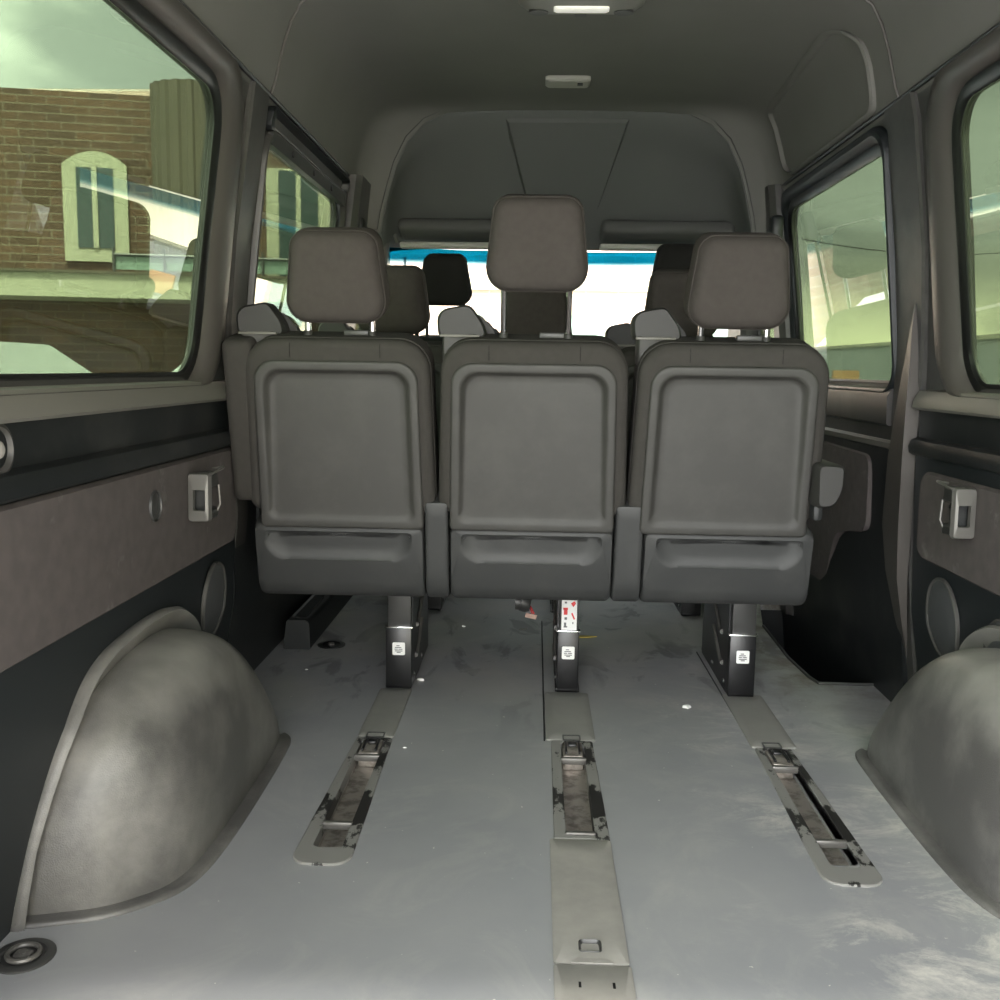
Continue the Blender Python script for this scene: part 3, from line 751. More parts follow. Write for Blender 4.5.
def armrest_up(parent, x, org):
    """folded-up armrest: its end stands beside the backrest top"""
    mp = seatmap(x, org)
    o = empty('folded_armrest', (0, 0, 0), None, None); o.parent = parent
    T = Matrix.Rotation(math.radians(-14), 4, 'Y')
    base = mp(0, .618, -.10)
    bm = NB()
    prof = [(-.058, .014), (.058, .014), (.050, .046), (.016, .092), (-.048, .080), (-.062, .060)]
    a = smooth_poly(prof, .014)
    rings(bm, [([(u * .90, v * .9 + .004) for u, v in a], .0), (a, -.010), (a, -.06), ([(u * .9, v * .95) for u, v in a], -.075)], lambda u, v, w: base + Vector((u, -w - .03, v)))
    obj('end_cap', bm, 'arm', o, 50)
    bm = NB()
    c = smooth_poly([(-.047, -.05), (.030, -.05), (.034, .022), (-.047, .022)], .008)
    rings(bm, [([(u * .85 - .002, v) for u, v in c], -.036), (c, -.030), (c, .03)], lambda u, v, w: base + Vector((u, w, v)))
    obj('pad', bm, 'shell', o, 50)
    bm = NB(); box(bm, -.053, .040, -.040, -.028, .014, .020, .002, Matrix.Translation(base)); obj('trim_lip', bm, 'ledge', o)
    bm = NB()
    # arm body going forward-up, tapering
    rings(bm, [(smooth_poly([(-.03, .0), (.06, -.03), (.075, .03), (.04, .07), (-.03, .07)], .01), .03), (smooth_poly([(.0, -.03), (.085, -.05), (.09, .0), (.055, .045), (.0, .05)], .01), .09)], lambda u, v, w: base + Vector((u, w, v)))
    obj('arm_body', bm, 'arm', o, 50)
def bench(group, label, c_dz=.077, extra=True):
    e = empty('passenger_bench', ORG, label, 'seat', group)
    cxs = (-.566, -.104, .357)
    for i, cx in enumerate(cxs):
        seat_back(e, cx, ORG)
        headrest(e, cx + .002, (.0, c_dz, -.002)[i], ORG, seatmap)
        # seat cushion in front
        bm = NB(); box(bm, cx - .222, cx + .222, 2.52, 2.98, .36, .50, .035, Matrix.Translation(-ORG), 4); obj('cushion', bm, 'fabric', e)
    lower_shell(e, -.790, -.3665, ORG, .190, True)
    lower_shell(e, -.3655, -.3065, ORG, .250, False)
    lower_shell(e, -.3055, .0985, ORG, .190, True)
    lower_shell(e, .0995, .1695, ORG, .250, False)
    lower_shell(e, .1705, .585, ORG, .190, True)
    for x in (-.765 + .01, -.285 + .01, .175 + .01): armrest_up(e, x, ORG)
    # padded bolster strip on the far left of the bench
    mp = seatmap(-.803, ORG); bm = NB()
    def lp(d, w): return (rr(-.034 + d, .040 - d, .235 + d, .635 - d, .018, 6), w)
    rings(bm, [lp(.02, -.13), lp(0, -.11), lp(0, -.03), lp(.006, -.012), lp(.018, -.006)], mp); obj('side_bolster', bm, 'fabric', e, 50)
    # lowered armrest on the right
    bm = NB()
    org = Vector((.586, 2.30, .645)) - ORG
    rings(bm, [(smooth_poly([(-.024, -.055), (.010, -.050), (.026, -.015), (.028, .038), (-.026, .040)], .014), -.0), (smooth_poly([(-.030, -.060), (.014, -.056), (.030, -.018), (.032, .043), (-.030, .045)], .014), .012), (smooth_poly([(-.030, -.060), (.014, -.056), (.030, -.018), (.032, .043), (-.030, .045)], .014), .30), (smooth_poly([(-.02, -.05), (.01, -.046), (.02, -.018), (.022, .033), (-.02, .035)], .014), .315)], lambda u, v, w: org + Vector((u, w + .02, v)))
    obj('lowered_armrest', bm, 'arm', e, 50)
    bm = NB(); box(bm, .56, .585, 2.36, 2.46, .55, .62, .01, Matrix.Translation(-ORG)); obj('armrest_pivot', bm, 'black', e)
    for i, cx in enumerate((-.468, .004, .485)): leg(e, cx, ORG, i == 1, (1, -1, -1)[i], (.036, .030, .036)[i])
    # belts and latch hardware on top of the backs
    for cx in cxs:
        mp = seatmap(cx, ORG); bm = NB(); box(bm, -.02, .055, -.012, .012, -.004, .010, .003, Matrix.Translation(mp(.03, .640, -.08))); obj('release_lever', bm, 'msteel', e)
    return e
b1 = bench('three-seat passenger benches', 'nearest three-seat bench with grey moulded back panels and raised middle headrest')
def copy_tree(o, parent=None):
    c = o.copy(); C.objects.link(c)
    if parent: c.parent = parent
    for ch_ in list(o.children): copy_tree(ch_, c)
    return c
b2 = copy_tree(b1)
b2.location = ORG + Vector((.0, .90, 0.004))
b2['label'] = 'second three-seat bench, mostly hidden behind the nearest bench'
hr = sorted([c for c in b2.children if c.name.startswith('headrest') and 'post' not in c.name], key=lambda c: sum(v.co.x for v in c.data.vertices) / len(c.data.vertices))
hr[1].location = (0, .02, -.135)
hr[1].scale = (1, 1, 1)

# cab seats
def cab_seat(x, dz, label):
    org = Vector((x, 4.27, 0))
    e = empty('cab_seat', org, label, 'seat', 'cab seats')
    TT = math.radians(8)
    def mapf(cx, o):
        def mp(u, v, w): return Vector((cx + u, 4.17 - math.sin(TT) * v - math.cos(TT) * w, .42 + math.cos(TT) * v - math.sin(TT) * w + dz)) - o
        return mp
    mp = mapf(x, org)
    bm = NB()
    def lp(d, w): return (rr(-.23 + d, .23 - d, 0 + d, .66 - d, .04, 6, -.17 + d, .17 - d, .08), w)
    rings(bm, [lp(.03, -.14), lp(0, -.12), lp(0, -.03), lp(.02, 0)], mp); obj('backrest', bm, 'fabd', e, 50)
    def mp2(cx, o): return mapf(x, org)
    h_ = headrest(e, 0, 0, org, lambda c, o: mp, 'fabd', .088, .108, v0=.785, h=.205)
    for c in e.children:
        if c.name.startswith('post_sleeve'): c.location = (0, 0, .0)
    bm = NB(); box(bm, -.24, .24, -.12, .38, .40, .52, .05, None, 4); obj('cushion', bm, 'fabd', e)
    bm = NB(); box(bm, -.2, .2, -.08, .34, .0, .40, .02); obj('seat_base', bm, 'black', e)
    return e
cab_seat(-.474, -.060, "dark driver's seat with chrome headrest post, seen beyond the left headrests")
cab_seat(.462, -.012, 'dark front passenger seat, seen beside the right-hand headrest of the nearest bench')

# ------------------------------------------------------------------ wall fittings
def bracket(s, y0, y1, z0, z1, label):
    mpw = wallmap(s); o0 = mpw((y0 + y1) / 2, (z0 + z1) / 2, .028)
    e = empty('belt_bracket', o0, label, 'bracket', 'silver brackets on the side panels')
    m = lambda u, v, w: mpw(u, v, .028 + w) - o0
    cy = (y0 + y1) / 2; L = y1 - y0
    H = z1 - z0; D = .050
    m2 = lambda u, v, w: mpw(w, v, .028 + u) - o0        # u away from the wall, w along the van
    # rounded shell facing the rear doors, with a window
    bm = NB()
    out = rr(0, D, z0, z1, .008); inn = rr(.014, D - .010, z0 + H * .24, z1 - H * .34, .003)
    ringclosed(bm, [(out, y0 + .014), (rr(.003, D - .004, z0 + .003, z1 - .003, .006), y0 + .002), (inn, y0), (inn, y0 + .014)], m2)
    obj('shell', bm, 'bracket', e)
    bm = NB(); box(bm, 0, 1, 0, 1, 0, 1)
    for v in bm.verts: v.co = m2(.008 + v.co.x * (D - .014), z0 + .006 + v.co.z * (H - .012), y0 + .030 + v.co.y * .004)
    obj('dark_backing', bm, 'black', e)
    for nm, a, b in (('upper_arm', z1 - H * .32, z1 - .004), ('lower_arm', z0 + .004, z0 + H * .22)):
        bm = NB(); rings(bm, [(rr(.002, D - .004, a, b, .005), y0 + .012), (rr(.002, D - .003, a, b, .005), y0 + L * .5), (rr(.002, D - .022, a + .003, b - .003, .004), y1 - .02)], m2); obj(nm, bm, 'msteel', e)
    bm = NB(); tube(bm, [m2(D - .004, z1 - .004, y0 + .02), m2(D + .006, z1 + .004, y0 + L * .55), m2(D - .004, z1 + .003, y1 - .02), m2(.02, z1 - .002, y1 - .015)], .0028, 8); obj('wire_clip', bm, 'bracket', e)
    bm = NB(); tube(bm, [m2(D - .002, z1 - H * .30, y0 + L * .52), m2(D + .001, z0 + H * .30, y0 + L * .52), m2(D - .006, z0 + H * .14, y0 + L * .48), m2(D - .018, z0 + H * .12, y0 + L * .44)], .0028, 8); obj('wire_clip', bm, 'bracket', e)
    bm = NB(); tube(bm, [m2(.0, (z0 + z1) / 2, y1 - .004), m2(.010, (z0 + z1) / 2, y1 - .004)], .004, 8); obj('screw', bm, 'chrome', e)
bracket(-1, 2.085, 2.215, .562, .668, 'silver belt bracket on the left wall panel beside the bench')
bracket(1, 2.125, 2.25, .552, .662, 'silver belt bracket on the right wall panel')
def disc(name, s, y, z, ry, rz, label, cat, m, rim='ledge', w0=.012, group=None):
    mpw = wallmap(s); o0 = mpw(y, z, w0)
    e = empty(name, o0, label, cat, group)
    def lp(k, w): return ([(y + ry * k * math.cos(2 * PI * i / 36), z + rz * k * math.sin(2 * PI * i / 36)) for i in range(36)], w)
    f = lambda u, v, w: mpw(u, v, w0 + w) - o0
    bm = NB(); rings(bm, [lp(.93, 0), lp(.93, .004), lp(.6, .008), lp(.3, .009)], f); obj('face', bm, m, e, 50)
    bm = NB(); ringclosed(bm, [lp(1, 0), lp(1, .006), lp(.97, .009), lp(.93, .006), lp(.93, 0)], f); obj('rim', bm, rim, e)
disc('blanking_disc', -1, 1.905, .622, .028, .031, 'small round grey cap on the left fabric panel', 'cover', 'msteel', 'msteel', w0=.024)
G = 'speaker grilles low on the side panels'
disc('speaker_grille', -1, 2.315, .335, .083, .097, 'oval speaker grille low on the left wall behind the wheel arch', 'speaker', 'grille', 'trim', group=G)
disc('speaker_grille', 1, 2.315, .330, .090, .100, 'oval speaker grille with a pale rim, low on the right wall', 'speaker', 'grille', 'trim', group=G)
disc('speaker_grille', 1, 2.00, .325, .090, .085, 'partly hidden speaker grille just above the right wheel arch', 'speaker', 'grille', 'trim', group=G)
# round grab hook at the left picture edge
mpw = wallmap(-1); o0 = mpw(1.375, .775, .012)
e = empty('round_fixing', o0, 'round dark fixing with a pale centre at the left edge below the window sill', 'fixing')
f = lambda u, v, w: mpw(u, v, .012 + w) - o0
def cl(r, w, cy=1.375, cz=.775): return ([(cy + r * math.cos(2 * PI * i / 32), cz + r * 1.0 * math.sin(2 * PI * i / 32)) for i in range(32)], w)
bm = NB(); ringclosed(bm, [cl(.040, 0), cl(.038, .006), cl(.032, .008), cl(.028, .0)], f); obj('ring', bm, 'trim', e)
bm = NB(); rings(bm, [cl(.014, 0), cl(.012, .006), cl(.006, .010)], f); obj('centre', bm, 'cover', e)

# tie-down ring, bottom left
td = empty('tie_down_ring', (-.862, 1.392, 0), 'round steel cargo tie-down dish with a folding ring on the floor', 'tie-down')
def c2(r, w, dx=0, dy=0, sy=1): return ([(dx + r * math.cos(2 * PI * i / 40), dy + sy * r * math.sin(2 * PI * i / 40)) for i in range(40)], w)
idm = lambda u, v, w: Vector((u, v, w))
bm = NB(); rings(bm, [c2(.046, 0), c2(.046, .003), c2(.043, .005), c2(.033, .005), c2(.030, .001), c2(.012, .0012)], idm); obj('dish', bm, 'msteel', td)
bm = NB(); tube(bm, [(.023 * math.cos(2 * PI * i / 28), .023 * math.sin(2 * PI * i / 28), .006) for i in range(29)], .0042, 8, False); obj('ring', bm, 'bracket', td)
bm = NB(); box(bm, -.013, .013, -.010, .008, .001, .008, .003); tube(bm, [(0, 0, .007), (0, 0, .010)], .006, 12); obj('bolt', bm, 'bracket', td)
td2 = empty('tie_down_ring', (-.745, 3.13, 0), 'small dark round floor fastener beside the step box under the bench', 'tie-down')
bm = NB(); rings(bm, [c2(.045, 0), c2(.045, .003), c2(.030, .005), c2(.026, .001)], idm); obj('dish', bm, 'dsteel', td2)
bm = NB(); tube(bm, [(0, 0, 0), (0, 0, .008)], .010, 12); obj('bolt', bm, 'bracket', td2)
# step box on the left
bm = NB()
prism(bm, smooth_poly([(-.888, 0), (-.800, 0), (-.804, .088), (-.814, .096), (-.876, .096)], .008), lambda u, v, w: Vector((u, w, v)), 3.07, 3.9)
sb = obj('step_box', bm, 'lower', None); tag(sb, 'long black plastic box along the floor under the left end of the bench', 'box')
bm = NB(); ringclosed(bm, [(rr(-.872, -.818, 3.10, 3.88, .01), .0955), (rr(-.868, -.822, 3.104, 3.876, .01), .0985), (rr(-.860, -.828, 3.11, 3.87, .01), .0955)], idm); obj('lid_rim', bm, 'msteel', sb)
# connector hanging under the bench
e = empty('cable_connector', (-.115, 3.02, .16), 'grey cable connector with a pale tag, hanging under the bench', 'connector')
bm = NB(); tube(bm, [(-.035, .0, .025), (-.018, 0, .025), (-.017, 0, .025), (.0, 0, .020), (.012, 0, .018)], [.026, .026, .029, .029, .024], 16); obj('plug', bm, 'msteel', e)
bm = NB(); tube(bm, [(.0, .0, .03), (.03, .01, .06), (.05, .03, .11), (.05, .05, .17)], .012, 10); obj('cable', bm, 'rubber', e)
bm = NB(); box(bm, .0, .035, -.012, -.008, -.022, -.008, .001, Matrix.Rotation(.2, 4, 'Y')); obj('paper_tag', bm, plastic('pink_tag', (.62, .42, .33), .6, 0), e)
bm = NB(); tube(bm, [(.008, -.002, .012), (.018, -.006, -.012)], .002, 6); obj('wire', bm, 'red', e)
bm = NB(); tube(bm, [(.012, -.002, .012), (.024, -.006, -.012)], .002, 6); obj('wire', bm, 'red', e)

# seat-belt anchors on the front pillars
for s, y, z, lab in ((1, 3.73, 1.40, 'black seat-belt anchor on the right pillar above the headrest'), (-1, 3.74, 1.38, 'black seat-belt anchor on the left pillar beside the far window')):
    o0 = Vector((s * (px(z) - .06), y, z)); e = empty('belt_anchor', o0, lab, 'belt anchor', 'seat-belt anchors')
    bm = NB(); box(bm, -.022, .022, -.035, .03, -.055, .055, .014, None, 3); obj('cover', bm, 'black', e)
    bm = NB(); prism(bm, [(-.012, -.05), (.018, -.05), (.018, -.35), (-.012, -.35)], lambda u, v, w: Vector((-s * w, u, v)), .014, .016); obj('belt', bm, 'fabd', e)
    bm = NB(); tube(bm, [(-s * .022, -.030, -.030), (-s * .026, -.040, -.058), (-s * .022, -.02, -.066)], .0035, 8); obj('guide', bm, 'bracket', e)

# ceiling lights
e = empty('dome_light', (0, 2.745, 1.857), 'wide dome light with bright lens strip at the top edge of the ceiling', 'ceiling light', 'roof lights')
bm = NB()
dn = lambda u, v, w: Vector((u, v, -w))
rings(bm, [(rr(-.165, .165, -.16, .085, .07, 8), -.004), (rr(-.165, .165, -.16, .085, .07, 8), .010), (rr(-.150, .150, -.15, .070, .06, 8), .022), (rr(-.12, .12, -.13, .05, .05, 8), .028)], dn); obj('housing', bm, 'lamp', e, 50)
bm = NB(); rings(bm, [(rr(-.072, .072, -.010, .022, .008), .026), (rr(-.072, .072, -.010, .022, .008), .033), (rr(-.066, .066, -.006, .018, .006), .036)], dn); obj('lens', bm, 'lens', e)
for sx in (-1, 1):
    bm = NB(); rings(bm, [([(sx * .112 + .026 * math.cos(a), .035 + .020 * math.sin(a)) for a in [2 * PI * i / 20 for i in range(20)]], w) for w in (.015, .031)], dn); obj('reading_spot', bm, 'msteel', e)
bm = NB(); rings(bm, [(rr(-.016, .016, .058, .078, .005), w) for w in (.01, .026)], dn); obj('switch', bm, 'msteel', e)
e = empty('dome_light', (-.012, 3.515, 1.857), 'small slim ceiling light further forward on the headliner', 'ceiling light', 'roof lights')
bm = NB(); rings(bm, [(rr(-.075, .075, -.05, .045, .015), -.004), (rr(-.075, .075, -.05, .045, .015), .008), (rr(-.068, .068, -.042, .037, .012), .014)], dn); obj('lens', bm, 'visorl', e)
bm = NB(); rings(bm, [(rr(.032, .050, -.025, .0, .004), w) for w in (.012, .017)], dn); obj('switch', bm, 'msteel', e)

# sun visors and overhead console
for x0, x1, lab in ((-.68, -.14, 'dark sun visor folded above the windscreen on the driver side'), (.155, .70, 'dark sun visor folded above the windscreen on the passenger side')):
    e = empty('sun_visor', ((x0 + x1) / 2, 4.30, 1.443), lab, 'sun visor', 'sun visors')
    w = (x1 - x0) / 2
    bm = NB(); box(bm, -w, w, -.11, .02, -.018, .040, .022, Matrix.Rotation(-.25, 4, 'X'), 3); obj('visor_body', bm, 'visor', e)
    bm = NB(); box(bm, -w, w, -.035, .02, -.052, -.026, .008, None, 2); obj('visor_edge', bm, 'visorl', e)
    bm = NB(); sx = -1 if x0 < 0 else 1
    tube(bm, [(sx * (w - .02), .0, -.03), (sx * (w + .012), -.02, -.028), (sx * (w + .022), -.03, .0), (sx * (w + .012), -.03, .05)], .008, 8); obj('visor_hinge', bm, 'bracket', e)
bm = NB()
R = []
for y, hw, z in ((3.91, .26, 1.815), (4.06, .22, 1.705), (4.22, .16, 1.545), (4.38, .09, 1.412)):
    R.append([bm.verts.new((x, y, zz)) for x, zz in ((-hw, z + .05), (-hw * .85, z - .002), (hw * .85, z - .002), (hw, z + .05))])
for a, b in zip(R, R[1:]):
    for i in range(4): bm.faces.new((a[i], a[(i + 1) % 4], b[(i + 1) % 4], b[i]))
bm.faces.new(R[0]); bm.faces.new(R[-1])
tag(obj('overhead_console', bm, 'linerf', None, 50), 'tapered overhead console between the two sun visors', 'console')

# ------------------------------------------------------------------ litter on the floor
def crumb(name, x, y, r, m, label, group='scraps of litter on the van floor', flat=.3):
    bm = NB(); n = 9; base = []
    for k in range(n):
        a = 2 * PI * k / n; q = r * random.uniform(.55, 1.1); base.append((q * math.cos(a), q * math.sin(a) * .7))
    rings(bm, [(base, 0), ([(u * .9, v * .9) for u, v in base], r * flat), ([(u * .4, v * .4) for u, v in base], r * flat * 1.6)], idm)
    o = obj(name, bm, m); o.location = (x, y, 0.0005); tag(o, label, 'litter', group)
crumb('paper_scrap', .323, 2.61, .016, 'white', 'crumpled white paper scrap on the floor left of the right bench leg')
crumb('paper_scrap', -.415, 2.79, .012, 'white', 'white paper scrap on the floor just right of the left bench leg')
crumb('paper_scrap', -.335, 3.40, .008, 'white', 'tiny white scrap on the floor under the bench, right of the left leg')
crumb('paper_scrap', -.395, 2.27, .005, 'white', 'tiny white speck on the floor right of the left track')
crumb('paper_scrap', -.765, 2.86, .006, 'white', 'tiny white speck on the floor left of the left bench leg')
def leafm(name, x, y, l, w, rz, m, label, cat):
    bm = NB(); prism(bm, [(-l, 0), (-l * .3, w), (l * .4, w * .6), (l, 0), (l * .3, -w * .8), (-l * .4, -w)], idm, 0, .003)
    o = obj(name, bm, m); o.location = (x, y, .0005); o.rotation_euler = (0, 0, rz); tag(o, label, cat, 'scraps of litter on the van floor')
leafm('dry_leaf', .085, 3.30, .038, .012, .1, 'yellow', 'yellow dry leaf on the floor right of the middle bench leg', 'leaf')
leafm('dry_leaf', .70, 1.50, .012, .006, .4, 'orange', 'small orange leaf fragment on the near right floor', 'leaf')
leafm('paper_scrap', -.128, 3.38, .016, .004, .5, 'ledge', 'grey sliver on the floor left of the middle bench leg', 'litter')

# ------------------------------------------------------------------ outside
def brick_mat(name, c1, c2, mortar, scale=1.0, bw=.26):
    m, nt, b = new_mat(name); N = nt.nodes; L = nt.links
    tc = N.new('ShaderNodeTexCoord'); mp = N.new('ShaderNodeMapping'); L.new(tc.outputs['Object'], mp.inputs[0]); mp.inputs['Rotation'].default_value = (math.radians(90), 0, 0)
    br = N.new('ShaderNodeTexBrick'); L.new(mp.outputs[0], br.inputs['Vector']); br.inputs['Scale'].default_value = scale
    br.inputs['Color1'].default_value = (*c1, 1); br.inputs['Color2'].default_value = (*c2, 1); br.inputs['Mortar'].default_value = (*mortar, 1)
    br.inputs['Brick Width'].default_value = bw; br.inputs['Row Height'].default_value = bw * .3; br.inputs['Mortar Size'].default_value = .008
    n = N.new('ShaderNodeTexNoise'); n.inputs['Scale'].default_value = 1.2; n.inputs['Detail'].default_value = 8; L.new(tc.outputs['Object'], n.inputs['Vector'])
    mx = N.new('ShaderNodeMixRGB'); mx.blend_type = 'MULTIPLY'; mx.inputs[0].default_value = .5; L.new(br.outputs[0], mx.inputs[1]); L.new(n.outputs[0], mx.inputs[2])
    L.new(mx.outputs[0], b.inputs['Base Color']); b.inputs['Roughness'].default_value = .9
    return m
M_['brick'] = brick_mat('brown_brick', (.175, .098, .062), (.115, .070, .048), (.24, .19, .14), bw=.32)
M_['pbrick'] = brick_mat('pale_brick', (.86, .66, .56), (.76, .55, .47), (.92, .88, .82), bw=.6)
M_['cream'] = plastic('cream_render', (.40, .385, .29), .8, 0)
M_['flute'] = plastic('fluted_concrete', (.115, .095, .070), .85, 0, col2=(.09, .076, .056), c2scale=.8)
M_['asph'] = plastic('asphalt', (.30, .30, .285), .9, 0, col2=(.25, .25, .24), c2scale=2)
M_['wh'] = plastic('pale_siding', (.32, .34, .33), .7, 0)
M_['shop'] = plastic('brown_board', (.30, .17, .08), .7, 0)
M_['carp'] = plastic('pale_car_paint', (.45, .48, .48), .3, 0)
M_['dglass'] = plastic('dark_glass', (.04, .06, .06), .15, 0)
M_['rail'] = plastic('railing_glass', (.20, .27, .23), .3, 0)
GZ = -.62
bm = NB(); box(bm, -60, 60, -40, 80, GZ - .1, GZ); tag(obj('ground', bm, 'asph'), kind='structure')

# the brown brick building seen through the left windows: facade frame
def ray(pxx, pyy):
    r = Vector((pxx - 500, pyy - 500, 1000)); return Vector((r.dot(B_), r.dot(A_), r.dot(U_)))
P0 = Vector((-6.4, 12.0, GZ)); fa = math.radians(12.0)
fd = Vector((math.cos(fa), math.sin(fa), 0)); fn = Vector((math.sin(fa), -math.cos(fa), 0))
def onfac(pxx, pyy, off=0):
    """facade coordinates (along, height above datum) of a sight line meeting the facade plane"""
    d = ray(pxx, pyy); p = P0 + fn * off; t = (p - CAM).dot(fn) / d.dot(fn); q = CAM + d * t
    return ((q - P0).dot(fd), q.z - GZ)
bb = empty('brick_building', P0, 'brown brick building with an arched window and fluted round tower, beyond the left windows', 'building', rz=fa)
toL = lambda u, v, w: Vector((u, -w, v))
u0 = onfac(-250, 100)[0]; uT0 = onfac(153, 95)[0]; uT1 = onfac(238, 95)[0]; uE = onfac(352, 100)[0]
hr_ = onfac(80, 92)[1]
bm = NB(); prism(bm, [(u0, 0), (uE, 0), (uE, hr_), (u0, hr_)], toL, -6, 0); obj('wall', bm, 'brick', bb)
# fluted tower
uc = (uT0 + uT1) / 2; rad = (uT1 - uT0) / 2; bm = NB(); n = 120; zb = onfac(180, 290)[1]; zt = onfac(180, 92)[1] + .05
pts = [(uc + (rad + (.035 if (k % 6) < 3 else -.0)) * math.cos(2 * PI * k / n), (rad + (.035 if (k % 6) < 3 else 0)) * .8 * math.sin(2 * PI * k / n)) for k in range(n)]
prism(bm, pts, lambda u, v, w: Vector((u, -v, w)), zb, zt); obj('fluted_tower', bm, 'flute', bb, 20)
# arched window
def fwin(pxl, pxr, pyt, pyb, archh, frame, inner=True):
    a = onfac(pxl, pyt)[0]; b = onfac(pxr, pyt)[0]; zt_ = onfac((pxl + pxr) / 2, pyt)[1]; zb_ = onfac((pxl + pxr) / 2, pyb)[1]
    o = []; n_ = 10; ah = archh
    o = [(a, zb_), (b, zb_)] + [(b + (a - b) * k / n_, zt_ - ah + ah * math.sin(PI * k / n_) ** .8) for k in range(n_ + 1)]
    bm = NB(); prism(bm, o, toL, -.02, .06); fr = obj('window', bm, 'cream', bb)
    fw = frame
    bm = NB(); prism(bm, [(a + fw, zb_ + fw), (b - fw, zb_ + fw), (b - fw, zt_ - ah - fw * .2), (a + fw, zt_ - ah - fw * .2)], toL, .02, .075); obj('pane', bm, 'dglass', fr)
    bm = NB(); m_ = (a + b) / 2; prism(bm, [(m_ - .03, zb_ + fw), (m_ + .03, zb_ + fw), (m_ + .03, zt_ - ah), (m_ - .03, zt_ - ah)], toL, .07, .095); obj('mullion', bm, 'cream', fr)
fwin(62, 127, 152, 262, .16, .16)
fwin(266, 330, 170, 300, .0, .15)
# ledge, railing, lower band
a, z1_ = onfac(0, 275, .3); b_, z0_ = onfac(0, 298, .3)
bm = NB(); prism(bm, [(u0, z0_), (uE, z0_), (uE, z1_), (u0, z1_)], toL, 0, .9); obj('ledge', bm, 'cream', bb)
bm = NB(); prism(bm, [(u0, z1_), (uE, z1_), (uE, z1_ + .03), (u0, z1_ + .03)], toL, 0, .95); obj('coping', bm, 'flute', bb)
ra = onfac(115, 270, .8)[0]; zr = onfac(150, 256, .8)[1]
bm = NB(); prism(bm, [(ra, z1_ + .06), (uE, z1_ + .06), (uE, zr), (ra, zr)], toL, .80, .82); rl = obj('railing_glass', bm, 'rail', bb)
bm = NB()
for k in range(9):
    x = ra + k * .55; tube(bm, [toL(x, z1_, .85), toL(x, zr + .08, .85)], .018, 6)
tube(bm, [toL(ra, zr, .85), toL(uE, zr, .85)], .02, 6); obj('railing_post', bm, 'msteel', rl)
# parked cars whose roofs show above the sill
def car(x, y, rz, lab):
    e = empty('parked_car', (x, y, GZ), lab, 'car', 'parked cars', rz)
    bm = NB()
    side = [(-2.2, .35), (-2.15, .75), (-1.6, .95), (-1.0, 1.02), (-.45, 1.44), (.2, 1.52), (1.0, 1.48), (1.6, 1.1), (2.15, 1.0), (2.25, .6), (2.2, .35)]
    def lp(w, k): return ([(u * k, .35 + (v - .35) * (1 if k > .98 else k)) for u, v in side], w)
    rings(bm, [lp(-.86, .95), lp(-.80, 1), lp(.80, 1), lp(.86, .95)], lambda u, v, w: Vector((u, w, v))); e.scale = (1.08, 1.08, 1.12); obj('car_body', bm, 'carp', e, 30)
    bm = NB()
    for s in (-1, 1): prism(bm, [(-.95, 1.02), (-.42, 1.38), (.95, 1.42), (1.45, 1.08)], lambda u, v, w: Vector((u, s * w, v)), .80, .87)
    obj('side_glass', bm, 'dglass', e)
    for wx in (-1.4, 1.4):
        for s in (-1, 1):
            bm = NB(); tube(bm, [(wx, s * .70, .33), (wx, s * .88, .33)], .33, 20); obj('wheel', bm, 'rubber', e)
car(-5.4, 7.8, .05, 'pale parked car left of the other, under the brick building')
car(-2.9, 10.4, .05, 'pale parked car near the right edge of the left rear window')
# pale brick building ahead, glimpsed through the windscreen
fb = empty('facing_building', (2.0, 19, GZ), 'pale sunlit brick building straight ahead beyond the windscreen', 'building')
bm = NB(); box(bm, -15, 2.2, 0, 6, 0, 6.5); obj('wall', bm, 'pbrick', fb)
for x in (-12.5, -9.5, -6.5, -3.5, -1.2, 1.2):
    bm = NB(); box(bm, x - .45, x + .45, -.06, .05, 1.2, 2.6, .01); w_ = obj('window', bm, 'cream', fb)
    bm = NB(); box(bm, x - .36, x + .36, -.08, .0, 1.3, 2.5); obj('pane', bm, 'rail', w_)
bm = NB(); box(bm, -15, 2.2, -.12, .05, 2.95, 3.15); obj('string_course', bm, 'cream', fb)
# low pale warehouse to the right
wb = empty('warehouse', (17.5, 36, GZ), 'long low grey-green warehouse beyond the right windows', 'building')
bm = NB(); box(bm, -7.0, 34, -30, 10, 0, 2.35); obj('wall', bm, 'wh', wb)
bm = NB(); box(bm, -7.1, 34.1, -30.1, 10.1, 2.35, 2.45); obj('roof_edge', bm, 'cream', wb)
for y in (-28, -24, -16): 
    bm = NB(); box(bm, -7.05, -6.9, y, y + .9, .0, 1.9); obj('door', bm, 'dglass', wb)
bm = NB(); box(bm, -.25, .25, -.04, .04, 1.15, 1.56, .01); tag(obj('notice_board', bm, 'shop'), 'brown wooden board outside the right window, in front of the warehouse', 'board'); bpy.data.objects['notice_board'].location = (5.85, 19.6, GZ)
nb = bpy.data.objects['notice_board']
for x in (-.2, .2):
    bm = NB(); box(bm, x - .03, x + .03, -.03, .03, 0, 1.16); obj('post', bm, 'shop', nb)
# overhead wires
for k, (p, q, lab) in enumerate((((2.6, 5.0, 3.05), (9.5, 13.2, 3.9), 'black overhead wire crossing the upper right window'), ((5.5, 22, 3.7), (14, 28, 4.4), 'thin overhead wire seen low in the far right window'))):
    bm = NB(); P = Vector(p); Q = Vector(q); tube(bm, [P.lerp(Q, t / 10) - Vector((0, 0, .5 * (1 - (t / 5 - 1) ** 2) * .6)) for t in range(11)], .010, 6); tag(obj('overhead_wire', bm, 'rubber'), lab, 'wire', 'overhead wires')

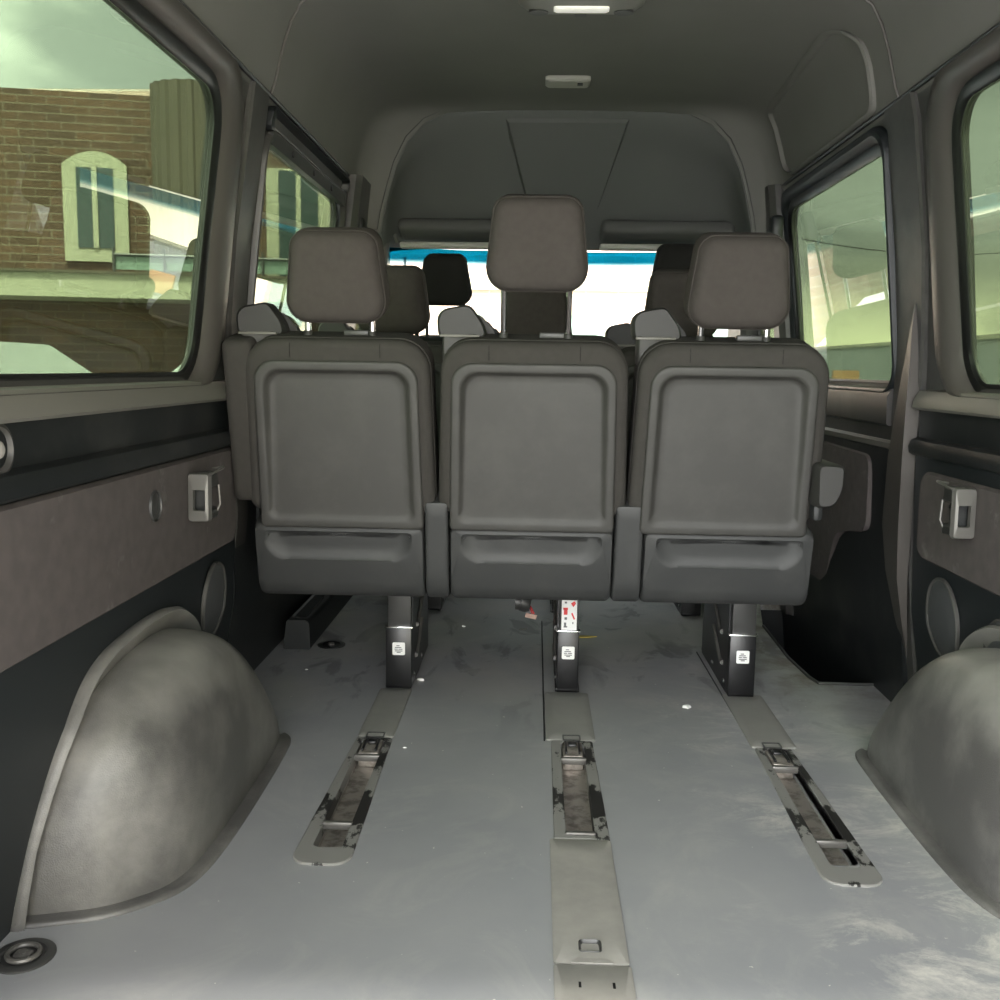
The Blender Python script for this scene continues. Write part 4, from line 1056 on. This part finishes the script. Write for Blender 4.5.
# ------------------------------------------------------------------ light: cloudy sky + sun added behind the van
w = bpy.data.worlds.new('sky'); S.world = w; w.use_nodes = True; nt = w.node_tree; N = nt.nodes; L = nt.links
bg = N['Background']
tc = N.new('ShaderNodeTexCoord'); sp = N.new('ShaderNodeSeparateXYZ'); L.new(tc.outputs['Generated'], sp.inputs[0])
mp_ = N.new('ShaderNodeMapping'); mp_.inputs['Scale'].default_value = (1.2, 1.2, 3.4); mp_.inputs['Location'].default_value = (.3, .1, .2); L.new(tc.outputs['Generated'], mp_.inputs[0])
n1 = N.new('ShaderNodeTexNoise'); n1.inputs['Scale'].default_value = 2.2; n1.inputs['Detail'].default_value = 8; n1.inputs['Distortion'].default_value = .4; L.new(mp_.outputs[0], n1.inputs['Vector'])
def rng(x, a, c, lo, hi, smooth=True):
    r = N.new('ShaderNodeMapRange'); r.interpolation_type = 'SMOOTHSTEP' if smooth else 'LINEAR'
    r.inputs[1].default_value = a; r.inputs[2].default_value = c; r.inputs[3].default_value = lo; r.inputs[4].default_value = hi; L.new(x, r.inputs[0]); return r.outputs[0]
cr = N.new('ShaderNodeMixRGB'); L.new(rng(n1.outputs[0], .42, .60, 0, 1), cr.inputs[0]); cr.inputs[1].default_value = (2.0, 2.05, 2.1, 1); cr.inputs[2].default_value = (4.2, 4.2, 4.1, 1)
# warm bright break in the cloud low on the right
def dotdir(d):
    v = Vector(d).normalized(); dp = N.new('ShaderNodeVectorMath'); dp.operation = 'DOT_PRODUCT'; L.new(tc.outputs['Generated'], dp.inputs[0]); dp.inputs[1].default_value = v; return dp.outputs['Value']
glow = rng(dotdir(ray(850, 325)), .93, .998, 0, 1)
low = rng(sp.outputs[2], .0, .14, 1, 0)
rightside = rng(sp.outputs[0], .1, .35, 0, 1)
mA = N.new('ShaderNodeMath'); mA.operation = 'MULTIPLY'; L.new(low, mA.inputs[0]); L.new(rightside, mA.inputs[1])
mB = N.new('ShaderNodeMath'); mB.operation = 'MULTIPLY'; L.new(mA.outputs[0], mB.inputs[0]); L.new(rng(n1.outputs[0], .35, .6, .35, 1), mB.inputs[1])
c3 = N.new('ShaderNodeMixRGB'); L.new(mB.outputs[0], c3.inputs[0]); L.new(cr.outputs[0], c3.inputs[1]); c3.inputs[2].default_value = (12, 11, 7.5, 1)
# extra sky brightness added behind the open rear doors to light the interior
rear = rng(sp.outputs[1], .1, -.5, 1, 2.4)
mx = N.new('ShaderNodeVectorMath'); mx.operation = 'SCALE'; L.new(c3.outputs[0], mx.inputs[0]); sd_ = N.new('ShaderNodeMath'); sd_.operation = 'MULTIPLY'; L.new(rear, sd_.inputs[0]); L.new(rng(sp.outputs[0], -.5, .40, 1.45, .50), sd_.inputs[1]); L.new(sd_.outputs[0], mx.inputs['Scale'])
L.new(mx.outputs[0], bg.inputs[0]); bg.inputs[1].default_value = 1.0
sd = bpy.data.lights.new('sun', 'SUN'); sd.energy = 20; sd.angle = math.radians(12); sd.color = (1, .96, .9)  # added sun: brightens the building ahead and bounces into the van
so = bpy.data.objects.new('sun', sd); C.objects.link(so); so.rotation_euler = (math.radians(34), 0, math.radians(4))

S.view_settings.view_transform = 'Standard'; S.view_settings.look = 'None'; S.view_settings.gamma = 1; S.view_settings.use_curve_mapping = False
S.view_settings.exposure = 0.5
